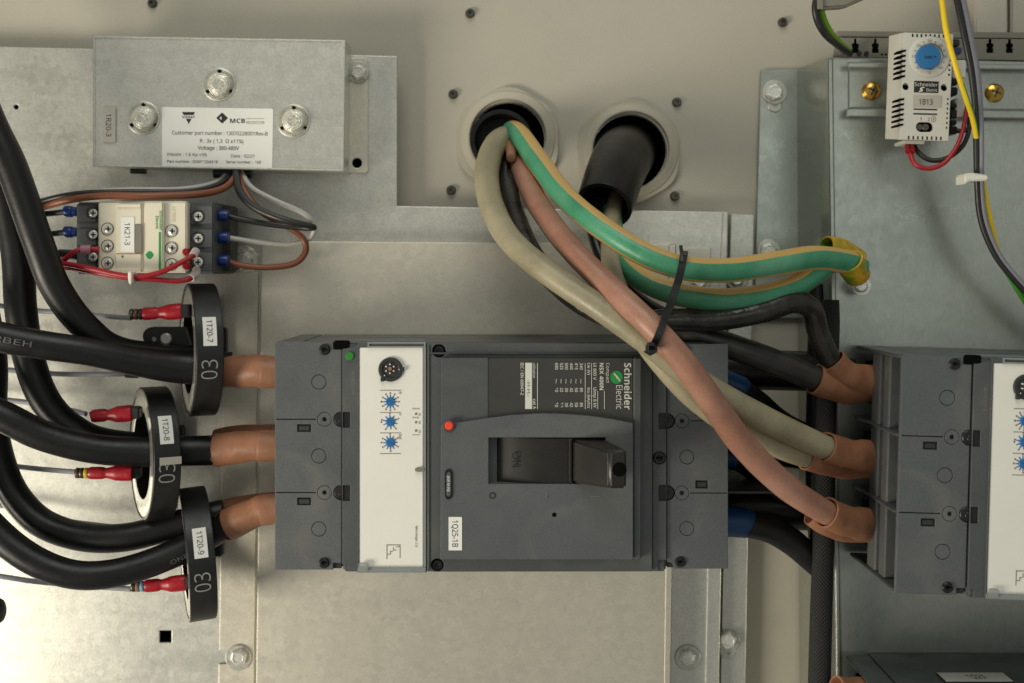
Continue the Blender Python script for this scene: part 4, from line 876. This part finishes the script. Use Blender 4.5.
# black strap round the bundle
tie = thing('cable_tie', P(668, 305, -.15), 'black strap binding the green, brown and olive cores', 'cable tie')
obj('strap', ribbon(new(), [(683.5, 256, -.1585), (681, 270, -.1595), (676, 288, -.158), (671, 303, -.163), (665, 318, -.176), (659, 334, -.182), (653, 347, -.178)], 7.5, 0.0012), 'black', tie)
obj('strap_back', ribbon(new(), [(683.5, 256, -.1570), (684, 254, -.135), (676, 290, -.100), (660, 330, -.118), (647, 352, -.150), (650, 351, -.172), (653, 347, -.1765)], 7.5, 0.0012), 'black', tie)
t = new(); prism(t, [(646.5, 344), (654, 341.5), (658.5, 351), (652, 355.5), (647, 353.5)], -.1865, -.1800, 0.0008); obj('tie_head', t, 'black', tie)
t = new(); boxp(t, 649, 346, 655, 350, -.1868, -.1862); obj('tie_slot', t, 'hole', tie)
t = ribbon(new(), [(680.8, 246, -.152), (681.6, 253, -.157), (682, 262, -.1605)], 3.2, 0.0012); obj('strap_tail', t, 'black', tie)

# black cables passing behind between the two breakers
BK = 'black cables behind the cores between the breakers'
for pts, lab, bl in (
    ([(712, 370, -.062, 20), (760, 370, -.060, 20), (800, 371, -.058, 20), (850, 372, -.056, 20)], 'broad black cable behind the dull black core right of the central breaker', 0),
    ([(718, 379, -.088, 11), (738, 387, -.086, 11), (756, 400, -.080, 11), (790, 428, -.068, 12), (850, 452, -.054, 12)], 'black cable with blue end leaving the uppermost right hand terminal of the central breaker', 739),
    ([(718, 444, -.062, 14), (745, 446, -.062, 14), (790, 452, -.058, 16), (850, 458, -.054, 16)], 'black cable hidden behind the olive cores', 0),
    ([(718, 456, -.086, 10), (736, 460, -.084, 10), (760, 474, -.076, 11), (800, 500, -.062, 12), (850, 516, -.05, 12)], 'black cable with blue end beside the brown core', 734),
    ([(714, 508, -.056, 22), (760, 508, -.054, 22), (812, 508, -.052, 22), (860, 508, -.050, 22)], 'broad black cable behind the brown core', 0),
    ([(716, 520, -.088, 15), (742, 522, -.086, 14.5), (770, 529, -.082, 14), (792, 542, -.079, 13.5), (810, 558, -.077, 12.6), (824, 574, -.075, 10)], 'black cable with wide blue end bending down behind the braided sleeve', 743)):
    c = tag(obj('rear_cable', tube(new(), pts, 24, 10), 'cable'), lab, 'cable', BK)
    if bl:
        pth = [p for p in pts if p[0] < bl]; q = pts[len(pth)]; p0 = pth[-1]; f = (bl - p0[0]) / (q[0] - p0[0])
        e = tuple(p0[i] + (q[i] - p0[i]) * f for i in range(4))
        obj('blue_sleeve', tube(new(), [(a, b_, y, r + 1.0) for a, b_, y, r in pth + [e]], 24, 8), 'blue_shrink', c)
tag(obj('braided_sleeve', tube(new(), [(830.5, 300, -.082, 8.5), (830.5, 330, -.083, 9), (827, 390, -.084, 10), (825, 450, -.084, 10.4), (823.5, 540, -.086, 10.6), (821, 620, -.088, 11), (818, 740, -.090, 11.2)], 32, 16), 'braid'), 'black braided sleeve hanging vertically at the edge of the side panel', 'cable sleeve')
tag(obj('rear_hose', tube(new(), [(816, 284, -.058, 7), (816, 330, -.060, 8), (815, 420, -.066, 9), (815, 500, -.070, 9), (817, 545, -.074, 8)], 20, 8), 'cable'), 'black hose half hidden behind the braided sleeve', 'cable')

# ================================================================== braking resistor box
rb = thing('resistor_box', P(217, 104, YS1), 'galvanised resistor box with a white rating label and three bolts', 'resistor')
YX = -.046
dim = ((143, 118), (219, 84.5), (293.5, 121))
quad = [(93, 35.5), (345.5, 40), (344, 171.5), (93, 166.5)]
b = new(); plate(b, [quad] + [circ(x, y, 15.5, 32) for x, y in dim], YX, 0.0012); case = obj('front_sheet', b, 'galv', rb)
def inset(k): 
    cx, cy = 217, 103
    return [(cx + (x - cx) * (1 - k / 125), cy + (y - cy) * (1 - k / 66)) for x, y in quad]
b = new(); prism(b, inset(0.15), YX + 0.0012, YS1 - 0.0002); obj('case', b, 'galv', rb)
b = new(); plate(b, [inset(0.2), inset(2.2)], YX - 0.0005, 0.0005); obj('pressed_rim', b, 'galv', rb)
obj('mounting_flange', plate(new(), [[(340, 57), (366, 57.6), (368, 60), (368, 171), (366, 173), (340, 173)], circ(357, 163, 5, 16)], YS1 - 0.0017, 0.0015), 'galv_front', rb)
bolt(rb, 358, 72, 11, 8.4, YS1 - 0.0017)
for x, y in dim:
    d = obj('dimple', lathe(new(), x, y, [(17.2, YX - 0.0001), (16.4, YX - 0.0006), (15.2, YX - 0.0004), (13.6, YX + 0.0011), (0, YX + 0.0011)], 32), 'galv', rb)
    w_ = bolt(rb, x, y, 11.8, 10.6, YX + 0.0011, hexn=24, kind='zinc_bright', thick=0.0060, slot=False)
    for k in range(6): obj('grade_mark', disc(new(), x + 4 * math.cos(R(60 * k + 20)), y + 4 * math.sin(R(60 * k + 20)), 1.1, YX - 0.0053, YX - 0.0047, 6), 'washer', w_)
    for a in (-90, 30, 150): obj('vent_hole', disc(new(), x + 13.6 * math.cos(R(a)), y + 13.6 * math.sin(R(a)), 1.7, YX - 0.0003, YX + 0.001, 10), 'hole', d)
b = new(); prism(b, [(103.4, 107), (115.6, 107.2), (115.4, 142.4), (103.4, 142)], YX - 0.00095, YX - 0.00075); sk = obj('sticker', b, 'sticker_grey', rb, label='small grey sticker reading 1R20-3')
obj('lettering', txr(new(), '1R20-3', 106, 111.2, 114, 136.5, YX - 0.00105, 0.0), 'ink', sk)
b = new(); prism(b, [(162, 108), (163.2, 107), (272, 108.6), (273.2, 109.8), (272.2, 168.2), (271, 169), (163, 167.4), (162, 166.4)], YX - 0.0003, YX - 0.0001); lb = obj('rating_label', b, 'sticker', rb)
yl = YX - 0.0004; sl = 0.013; b = new()
txt(b, 'MCB', 230, 245, 123, 4.4, yl, 0.05); 
txt(b, 'Customer part number : 1307022B001Rev-B', 172, 267.6, 134.4, 3.7, yl, 0.01, sl)
txt(b, 'R : 3x ( 1,3  Ω ±11%)', 200, 243.4, 142.6, 3.7, yl, 0.01, sl)
txt(b, 'Voltage : 380-480V', 198, 239, 149.6, 3.7, yl, 0.02, sl)
txt(b, 'Weight : 1.6 Kg +5%', 166.8, 207, 155.8, 3.1, yl, 0.01, sl); txt(b, 'Date : 02/21', 231, 254.2, 157.4, 3.1, yl, 0.01, sl)
txt(b, 'Part number : SXXW120431B', 167, 217.8, 162.6, 2.7, yl, 0.02, sl); txt(b, 'Serial number :  160', 226, 261, 163.2, 2.7, yl, 0.02, sl)
prism(b, [(182, 112), (195, 112), (193.5, 115), (183.6, 115)], yl, yl + 0.0001); prism(b, [(186, 118.8), (191.4, 118.8), (188.7, 124)], yl, yl + 0.0001); txt(b, 'VISHAY', 182, 195, 118.2, 2.4, yl, 0.03)
plate(b, [[(222, 112.4), (228, 118), (222.2, 123.6), (216.2, 118)], [(219.3, 118), (221.2, 116.3), (221.8, 117.4), (220.9, 118), (221.8, 118.9), (221.2, 119.9)]], yl, 0.0001)
obj('lettering', b, 'ink', lb)
b = new(); txt(b, 'RESISTOR', 246.6, 264.4, 124, 2.8, yl, 0.0); line(b, 246, 118.4, 264, 118.8, yl); obj('grey_lettering', b, 'ink_grey', lb)
b = new(); tube(b, [(214, 173, -.034, 5), (232, 173.5, -.034, 5.5), (252, 173.5, -.034, 5)], 12, 4); obj('grommet', b, 'black', rb)
b = new(); tube(b, [(131, 170.5, -.028, 3.2), (146, 171, -.028, 3.2)], 10, 3); obj('foot', b, 'black', rb)

# wires below the resistor
RW = 'resistor wires'
for m, lab, pts in (
    ('brown_wire', 'brown wire arching left from the resistor over the contactor', [(238, 172, -.042, 3.4), (226, 187, -.055, 3.6), (200, 194, -.068, 3.6), (150, 196, -.080, 3.6), (100, 196, -.082, 3.6), (60, 202, -.078, 3.8), (20, 215, -.06, 4), (-20, 232, -.05, 4)]),
    ('black_wire', 'black wire lying along the brown one over the contactor', [(233, 172, -.038, 3.2), (220, 184, -.05, 3.2), (190, 191.5, -.066, 3), (130, 192, -.078, 3), (80, 193.5, -.080, 3), (40, 202, -.074, 3), (-20, 222, -.05, 3)]),
    ('white_wire', 'pale grey wire from the resistor towards the left edge', [(229, 172, -.034, 3), (215, 183, -.042, 3), (180, 189.5, -.058, 2.8), (120, 190, -.070, 2.6), (60, 196, -.066, 2.6), (0, 212, -.05, 2.6)]),
    ('black_wire', 'black wire bending from the resistor to the uppermost right contactor terminal', [(236, 172, -.044, 4), (240, 192, -.058, 4), (256, 208, -.066, 4), (285, 220, -.070, 3.8), (310, 226, -.066, 3.2), (313, 228, -.063, 3), (300, 227.5, -.060, 3), (268, 224, -.060, 3), (240, 219, -.062, 3), (226, 215.5, -.062, 3)]),
    ('white_wire', 'pale wire looping right from the resistor to the middle right contactor terminal', [(241, 172, -.038, 2.8), (252, 188, -.050, 2.8), (276, 201, -.056, 2.8), (303, 213, -.056, 2.7), (314, 225, -.052, 2.7), (310, 238, -.050, 2.7), (292, 244, -.052, 2.7), (258, 242, -.056, 2.7), (226, 237.5, -.060, 2.7)]),
    ('brown_wire', 'brown wire looping right from the resistor to the lowest right contactor terminal', [(239, 172, -.040, 3), (244, 190, -.050, 3.4), (262, 212, -.054, 3.4), (290, 228, -.054, 3.2), (304, 240, -.052, 3.2), (305, 253, -.052, 3.2), (293, 264, -.054, 3.2), (265, 267.5, -.056, 3), (240, 265, -.058, 3), (226, 260.5, -.060, 3)])):
    wire('resistor_wire', lab, m, pts, 12, RW)

# ================================================================== contactor
YK = -.086; YKd = -.074
ct = thing('contactor', P(145, 238, YS1), 'ivory and dark grey contactor labelled 1K21-3 under the resistor box', 'contactor')
b = new(); boxp(b, 76, 202, 214.5, 274, YKd, YS1 - 0.0002, 0.0012); obj('base', b, 'breaker', ct)
b = new(); boxp(b, 212, 205, 230, 271, -.052, -.030, 0.001); obj('terminal_shroud', b, 'breaker_dark', ct)
for k in range(3):
    b = new(); boxp(b, 76.5, 204 + 23.6 * k, 97, 223 + 23.6 * k, YKd - 0.0018, YKd - 0.0001, 0.0008); obj('terminal_block', b, 'breaker', ct)
    b = new(); boxp(b, 189, 205 + 23.4 * k, 213.5, 225 + 23.4 * k, YKd - 0.0018, YKd - 0.0001, 0.0008); obj('terminal_block', b, 'breaker', ct)
b = new(); boxp(b, 98, 201, 187, 273, YK + 0.004, YKd + 0.0005, 0.001); obj('ivory_body', b, 'beige', ct)
b = new(); boxp(b, 115, 203, 142.4, 272, YK, YK + 0.0045, 0.0009); cv = obj('marking_carrier', b, 'beige', ct)
b = new(); boxp(b, 142.8, 201.4, 163.6, 272.6, YK + 0.0008, YK + 0.0045, 0.0009); obj('ridge', b, 'beige', ct)
b = new(); boxp(b, 183, 203, 187.4, 272, YK + 0.006, YK + 0.010, 0.0006); obj('side_step', b, 'ink_grey', ct)
b = new(); boxp(b, 117, 204, 140.8, 207.8, YK - 0.0008, YK - 0.0001, .0002); obj('moulded_tab', b, 'beige', cv); obj('moulded_line', boxp(new(), 116.4, 253.4, 141, 254.0, YK - 0.0003, YK - 0.0001), 'ink_brown', cv); obj('test_dot', boxp(new(), 121.6, 255.6, 123.2, 257.4, YK - 0.0003, YK - 0.0001), 'ink', cv)
b = new(); boxp(b, 134.6, 224, 142, 253, YK - 0.0005, YK - 0.0001, 0.0002); obj('slide_window', b, 'ink_grey', cv)
b = new(); boxp(b, 120.8, 217, 134.2, 252, YK - 0.0004, YK - 0.0001); sk = obj('sticker', b, 'sticker', ct, label='small white sticker reading 1K21-3'); obj('lettering', txr(new(), '1K21-3', 124.6, 130, 223, 245, YK - 0.0005, 0.0), 'ink', sk)
yg = YK + 0.00065; b = new(); txr(b, 'Schneider', 159.4, 162.6, 210.5, 230.5, yg, 0.03); txr(b, 'Electric', 155.6, 158.6, 216, 229, yg, 0.03); boxp(b, 158.7, 232, 161.0, 269.4, yg, yg + 0.0001); obj('green_lettering', b, 'green', ct)
b = new(); prism(b, [(149.6 + 3.6 * math.cos(R(a)) * (1 + .12 * math.cos(R(4 * a))), 255 + 3.9 * math.sin(R(a))) for a in range(0, 360, 15)], yg, yg + 0.0001); obj('emblem', b, 'green', ct)
b = txr(new(), 'LC1D32', 173, 175.6, 207, 222, YK + 0.0038, 0.0); obj('lettering', b, 'sticker_grey', ct)
def pozi(x, y, r, Y, m='zinc'):
    w_ = obj('terminal_screw', lathe(new(), x, y, [(0, Y - 0.0008), (r * .5, Y - 0.0008), (r * .9, Y - 0.0004), (r, Y + 0.0006), (r, Y + 0.002)], 20), m, ct)
    c = new(); k = r * .55; q = r * .13
    boxp(c, x - k, y - q, x + k, y + q, Y - 0.00105, Y - 0.0006); boxp(c, x - q, y - k, x + q, y + k, Y - 0.00105, Y - 0.0006); obj('cross_decal', c, 'black', w_)  # black cross laid proud of the head, painting the shade of its recess
    obj('well', lathe(new(), x, y, [(r * 1.35, Y + 0.0012), (r * 1.3, Y - 0.0001), (r * 1.02, Y + 0.0014)], 20), 'black', w_)
for y in (213, 234.5, 257): pozi(93, y, 4.6, YKd - 0.0022)
for y in (229, 246, 263): pozi(108, y, 4.8, YK + 0.0036, 'zinc')
for y in (231, 248, 264.5): pozi(172, y, 4.8, YK + 0.0036, 'zinc')
for y in (216.5, 238.5, 262): pozi(198, y, 5, YKd - 0.0022)
FR = 'blue crimp ferrules'
def ferrule(x0, x1, y, Y, lab):
    f = tag(obj('crimp_ferrule', tube(new(), [(x0, y, Y, 4), (x0 + (x1 - x0) * .05, y, Y, 5.8), (x0 + (x1 - x0) * .55, y, Y, 5.8), (x0 + (x1 - x0) * .6, y, Y, 5), (x1 - (x1 - x0) * .06, y, Y, 4.8), (x1, y, Y, 3)], 14, 3), 'blue_ferrule'), lab, 'ferrule', FR)
for y, lab in ((215.5, 'blue ferrule at the uppermost right contactor terminal'), (237.5, 'blue ferrule at the middle right contactor terminal'), (260.5, 'blue ferrule at the lowest right contactor terminal')): ferrule(229, 211, y, -.064, lab)
for y, lab in ((211.5, 'blue ferrule at the upper left contactor terminal'), (232, 'blue ferrule at the second left contactor terminal')):
    ferrule(64.5, 78, y, -.068, lab)
for y, lab in ((211.5, 'black wire entering the upper left contactor ferrule'), (232, 'black wire entering the second left contactor ferrule')):
    wire('control_wire', lab, 'black_wire', [(20, y + 4, -.060, 3), (50, y + 2, -.066, 3), (67, y, -.068, 3)], 10)
b = new(); tube(b, [(60, 254, -.064, 5), (80, 256, -.070, 6)], 12, 3); tag(obj('crimp_ferrule', b, 'black'), 'black ferrule at the lowest left contactor terminal', 'ferrule', FR)
RD = 'red control wires of the contactor'
w1 = wire('control_wire', 'red wire rising along the contactor bottom to its lower right screw', 'red_wire', [(40, 262, -.080, 2.6), (66, 264, -.088, 2.7), (92, 269, -.094, 2.7), (120, 275, -.097, 2.7), (140, 276.5, -.098, 2.7), (160, 272.5, -.097, 2.7), (180, 263, -.095, 2.7), (194, 255, -.090, 2.7), (196, 250, -.084, 2.6)], 12, RD)
obj('marker_ring', tube(new(), [(193, 256, -.0905, 4.4), (196, 251, -.086, 4.4)], 14, 3), 'clear_ring', w1)
w2 = wire('control_wire', 'red wire dipping lowest below the contactor', 'red_wire', [(40, 268, -.074, 2.6), (70, 268, -.084, 2.7), (100, 273.5, -.092, 2.7), (130, 278, -.095, 2.7), (155, 279.5, -.094, 2.7), (178, 281, -.090, 2.7), (192, 277.5, -.086, 2.7), (196, 271, -.080, 2.6)], 12, RD)
obj('marker_ring', tube(new(), [(191, 278, -.0865, 4.2), (195.5, 274, -.083, 4.4), (196.5, 270, -.079, 4.2)], 14, 3), 'clear_ring', w2)
w3 = wire('control_wire', 'short red wire with a pinkish marker at the left contactor screws', 'red_wire', [(50, 268, -.080, 2.6), (64, 260, -.086, 2.6), (74, 252, -.088, 2.6), (84, 249.5, -.087, 2.6), (99, 249.5, -.0855, 3.2)], 12, RD)
obj('marker_sleeve', tube(new(), [(81, 249.5, -.0875, 4.6), (91, 249.5, -.0865, 4.8)], 14, 3), 'pinkish', w3)
for y in (251.5, 265.5):
    b = new(); boxp(b, 182, y - 3, 189, y + 3.5, YKd - 0.010, YKd - 0.004, 0.0008); obj('red_tab', b, 'red_ins', ct)
tg = thing('cable_tie', P(130, 278, -.097), 'small white tie round the red wires below the contactor', 'cable tie'); b = new(); prism(b, [(127.5, 271.5), (132, 272), (131.6, 284), (129, 285), (127.8, 280)], -.1025, -.0925, 0.0006); obj('tie', b, 'tie_white', tg)

# ================================================================== rail, thermostat and wires at the top right
dr = thing('din_rail', P(950, 90, YR), 'zinc plated rail with two yellow screws behind the thermostat', 'rail')
q = lambda x0, y0, x1, y1, Yf, Yb, bb: prism(bb, [(x0, y0), (x1, y0 + (x1 - x0) * .012), (x1, y1 + (x1 - x0) * .012), (x0, y1)], Yf, Yb, 0.0004)
b = new(); q(849, 67, 1200, 108, YR - 0.0016, YR - 0.0002, b); obj('web', b, 'galv_v', dr)
b = new(); q(848, 62, 1200, 67.6, -.0735, -.0715, b); q(849, 66, 1200, 67.4, -.0722, YR - 0.0016, b); obj('upper_lip', b, 'galv_v', dr)
b = new(); q(847, 108.5, 1200, 116.5, -.0735, -.0715, b); q(848, 107.6, 1200, 109, -.0722, YR - 0.0016, b); obj('lower_lip', b, 'galv_v', dr)
for x, y in ((873.5, 90), (997, 92)):
    w_ = obj('screw', lathe(new(), x, y, [(0, YR - 0.006), (5, YR - 0.0058), (8.5, YR - 0.0042), (9.8, YR - 0.0017)], 24), 'gold', dr)
    c = new()
    for a in (R(20), R(110)):
        dx, dy = 5 * math.cos(a), 5 * math.sin(a); ex, ey = -.9 * math.sin(a), .9 * math.cos(a)
        prism(c, [(x - dx - ex, y - dy - ey), (x + dx - ex, y + dy - ey), (x + dx + ex, y + dy + ey), (x - dx + ex, y - dy + ey)], YR - 0.0063, YR - 0.0057)
    obj('cross_decal', c, 'dark_metal', w_)  # raised dark cross on the head in place of a shaded recess

th = thing('thermostat', P(925, 88, -.073), 'light grey cabinet thermostat with a blue dial', 'thermostat')
YH, YHb = -.110, -.084
fr = [(904, 32.5), (953.5, 34), (948.5, 141), (900, 139.5)]
bk = [(889, 36), (948, 37.5), (943, 139.5), (885, 139)]
holes = []
for k in range(6):
    holes.append([(900, 50 + 5.1 * k), (906 - .25 * k, 48.5 + 5.1 * k), (906 - .25 * k, 50.6 + 5.1 * k), (900, 52.1 + 5.1 * k)])
    holes.append([(899.0, 99 + 5.1 * k), (904 - .2 * k, 97.5 + 5.1 * k), (904 - .2 * k, 99.6 + 5.1 * k), (899.0, 101.1 + 5.1 * k)])
fr2 = [(fr[0][0], fr[0][1]), fr[1], fr[2], fr[3]]
hh = [circ(904.8 + 1.2, 86.5, 3.6, 14), circ(944.4, 87.5, 3.6, 14)]
hs = [[(max(x, 905.0 - (y - 40) * .036), y) for x, y in h] for h in holes]
tops = [rect(912 + 4.4 * k, 33.8 + .1 * k, 914 + 4.4 * k, 37 + .1 * k) for k in range(9)] + [rect(908 + 4.6 * k, 136 + .1 * k, 910 + 4.6 * k, 139.4 + .1 * k) for k in range(8)] + [rect(949.6 - .046 * k * 4.6, 45 + 4.8 * k, 951.8 - .046 * k * 4.6, 47 + 4.8 * k) for k in range(7)] + [rect(947.3 - .2 * k, 98 + 4.8 * k, 949 - .2 * k, 100 + 4.8 * k) for k in range(7)]
pill = circ(921, 127, 5, 8, 90, 270) + circ(929, 127, 5, 8, -90, 90)
b = new(); plate(b, [fr2] + hh + tops + [pill], YH, 0.003); obj('front', b, 'thermo', th)
b = new(); prism(b, [(x, y) for x, y in fr], YH + 0.0031, YHb, 0, bk); body = obj('housing', b, 'thermo', th)
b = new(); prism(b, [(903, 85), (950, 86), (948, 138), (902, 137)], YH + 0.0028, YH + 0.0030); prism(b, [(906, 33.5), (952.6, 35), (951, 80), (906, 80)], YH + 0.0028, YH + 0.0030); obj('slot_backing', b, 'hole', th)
def side(x, y, Y): return P(x, y, Y)
for k in range(6):
    for y0 in (50, 98.5):
        b = new(); y = y0 + 5.1 * k; xa = 904 - (y - 36) * .037; 
        prism(b, [(xa - 6, y + 1.2), (xa + 2.4, y - .6), (xa + 2.4, y + 1.5), (xa - 6, y + 3.2)], YH - 0.0004, YH + 0.0062); obj('vent_slot', b, 'hole', th)
b = new(); prism(b, [(904, 139.5), (926, 140), (925.4, 144), (903.4, 143.6)], -.104, -.086, .0006); obj('terminal_lip', b, 'thermo', th); obj('rail_clip', boxp(new(), 905, 55, 940, 125, -.0838, -.0740), 'thermo', th)
obj('dial_ring', lathe(new(), 930, 56.5, [(13.5, YH - 0.0010), (18.5, YH - 0.0010), (20.3, YH - 0.0006), (20.8, YH - 0.0001)], 40), 'thermo', th)
kb = obj('dial', lathe(new(), 929.4, 56.5, [(0, YH - 0.0042), (11.4, YH - 0.0042), (12.1, YH - 0.0036), (12.4, YH - 0.0001)], 36), 'blue', th)
b = new(); txt(b, 'set.>', 924.5, 936.5, 58.4, 3.2, YH - 0.0044, 0.01); obj('lettering', b, 'ink', kb)
b = new()
for k in range(13):
    a = R(135 + 270 / 12 * k); x, y = 929.6 + 15.6 * math.cos(a), 56.5 + 15.6 * math.sin(a)
    if k % 2: disc(b, x, y, .7, YH - 0.0012, YH - 0.0009, 8)
    else: txt(b, str(10 * (k // 2)), x - 2, x + 2, y + 1.3, 2.7, YH - 0.0012, 0.0)
txt(b, '°C', 927.5, 931, 74.2, 2.8, YH - 0.0012, 0.0); obj('scale_figures', b, 'ink_grey', th)
b = new(); prism(b, [(914.4, 80.8), (938.6, 81.6), (938.2, 93), (914, 92.2)], YH - 0.0003, YH - 0.0001); pl = obj('brand_plate', b, 'black', th)
b = new(); txt(b, 'Schneider', 915, 937.6, 86, 3.6, YH - 0.0005, 0.0, .03); txt(b, 'Electric', 926.5, 937.4, 91.4, 3, YH - 0.0005, 0.0, .03); tube(b, [(919, 91.4, YH - 0.0004, .7), (922.5, 90.6, YH - 0.0004, .7), (920.4, 88.6, YH - 0.0004, .7), (924.2, 87.4, YH - 0.0004, .7)], 6, 4); obj('lettering', b, 'ink_white', pl)
b = new(); prism(b, [(913.4, 95), (941.6, 95.8), (941.2, 107.4), (913, 106.6)], YH - 0.0003, YH - 0.0001); pl = obj('sticker', b, 'sticker_grey', th, label='grey sticker reading 1B13'); obj('lettering', txt(new(), '1B13', 919, 932.6, 104.4, 5.6, YH - 0.0005, 0.0, .03), 'ink', pl)
b = new(); prism(b, [(913.6, 108.4), (937.2, 109), (937.2, 110.3), (913.6, 109.7)], YH - 0.0002, YH - 0.0001); prism(b, [(913.4, 113), (937, 113.6), (937, 115), (913.4, 114.4)], YH - 0.0002, YH - 0.0001); txt(b, '1', 920, 921.4, 120.4, 3, YH - 0.0002, 0); txt(b, '2 ⊕', 928, 936, 120.6, 3, YH - 0.0002, 0); obj('printed_lines', b, 'ink', th)
for x in (919.4, 925.6): obj('terminal_screw', disc(new(), x, 127, 3.6, YH + 0.0010, YH + 0.0027, 14, .0004), 'dark_metal', th)
for x0, y0, x1, y1, m in ((951, 39, 960, 46, 'breaker_dark'), (953, 47, 962, 54, 'blue_ferrule'), (953, 60, 966, 78, 'sticker'), (951, 79, 958, 85, 'black'), (951, 87, 958, 95, 'black'), (951, 103, 957, 108, 'black'), (951, 109.5, 957.5, 118, 'black'), (951, 120, 957, 125, 'black'), (951, 126, 957.5, 134, 'black'), (956, 98, 966, 118, 'thermo')):
    b = new(); boxp(b, x0, y0, x1, y1, -.100, -.076, .0006); obj('side_terminal', b, m, th)

TW = 'thermostat wires'
wire('control_wire', 'red wire looping below the thermostat', 'red_wire', [(909, 144, -.098, 2.2), (910, 153, -.104, 2.3), (915, 164, -.108, 2.4), (928, 168.5, -.110, 2.4), (944, 163, -.110, 2.4), (957, 146, -.108, 2.3), (964, 126, -.104, 2.2), (967, 104, -.098, 2.2)], 12, TW)
wire('control_wire', 'black wire looping just inside the red one below the thermostat', 'black_wire', [(914, 144, -.096, 2.3), (918, 152, -.102, 2.4), (930, 160, -.105, 2.5), (946, 158.5, -.106, 2.5), (961, 148, -.104, 2.4), (968, 134, -.100, 2.4), (970, 118, -.096, 2.4)], 12, TW)
wire('control_wire', 'short black wire at the side of the thermostat', 'black_wire', [(955, 130, -.098, 2.4), (962, 131, -.100, 2.4), (970, 127, -.098, 2.4), (975, 112, -.092, 2.4)], 12, TW)
for x in (907, 911.5):
    b = new(); tube(b, [(x, 145.5, -.1005, 2.5), (x + 1, 152, -.1055, 2.7)], 10, 3); tag(obj('wire_ferrule', b, 'red_ins'), 'red ferrule under the thermostat, ' + ('left' if x < 910 else 'right') + ' of the pair', 'ferrule', 'red ferrules under the thermostat')
ystripe = lambda a, s: 1 if (s < .5 and 275 < a < 350 and s > .28) or (s >= .5 and (20 < (a + 60 * math.sin(s * 9)) % 360 < 130)) else 0
wire('earth_wire', 'yellow and green wire hanging down in front of the thermostat', ['yellow_wire', 'green_wire'], [(928, -60, -.125, 3), (940.5, -8, -.130, 2.7), (946, 30, -.132, 2.8), (956, 68, -.132, 2.8), (966, 98, -.128, 2.8), (974, 124, -.120, 2.8), (981, 170, -.111, 2.8), (988, 212, -.108, 3.1), (998, 252, -.104, 3.1), (1012, 280, -.102, 3.1), (1040, 318, -.100, 3.1), (1110, 372, -.096, 3.1), (1230, 410, -.090, 3.1)], 24, stripe=ystripe)
for dx, m, lab in ((0, 'black_wire', 'black wire hanging beside the yellow one at the top right'), (5.6, 'grey_wire', 'grey wire hanging right of the black one at the top right')):
    wire('control_wire', lab, m, [(940 + dx, -60, -.118, 3.2), (955 + dx, -8, -.122, 3.3), (964 + dx, 34, -.122, 3.3), (971 + dx, 70, -.120, 3.3), (975.5 + dx * .8, 110, -.118, 3.2), (976.5 + dx * .8, 150, -.116, 3.1), (977 + dx * .7, 178, -.114, 3.0), (980 + dx * .7, 215, -.110, 3.1), (990 + dx * .7, 245, -.108, 3.1), (1006 + dx * .7, 270, -.107, 3.1), (1040 + dx, 305, -.106, 3.1), (1110 + dx, 356, -.102, 3.1), (1230 + dx, 390, -.096, 3.1)], 12)
tg = thing('cable_tie', P(976, 178, -.114), 'white tie round the grey and black wires right of the thermostat', 'cable tie')
b = new(); prism(b, [(964.5, 174), (972, 172.5), (988.5, 175), (988, 180.5), (970, 181), (964.5, 184.5)], -.1215, -.1075, .0008); obj('tie', b, 'tie_white', tg)
wire('control_wire', 'black wire curving down from the trunking corner at the top', 'black_wire', [(822, -12, -.108, 3.6), (815.6, 4, -.108, 3.8), (817.5, 20, -.106, 3.8), (826, 35, -.100, 3.6), (840, 47, -.080, 3.2), (850, 54, -.062, 3)], 12)
wire('control_wire', 'lime green wire beside the black one at the trunking corner', 'lime_wire', [(828, -12, -.104, 3.2), (821.5, 6, -.104, 3.4), (824, 20, -.102, 3.4), (831, 33, -.096, 3.3), (840, 43, -.080, 3), (849, 51, -.062, 3)], 12)
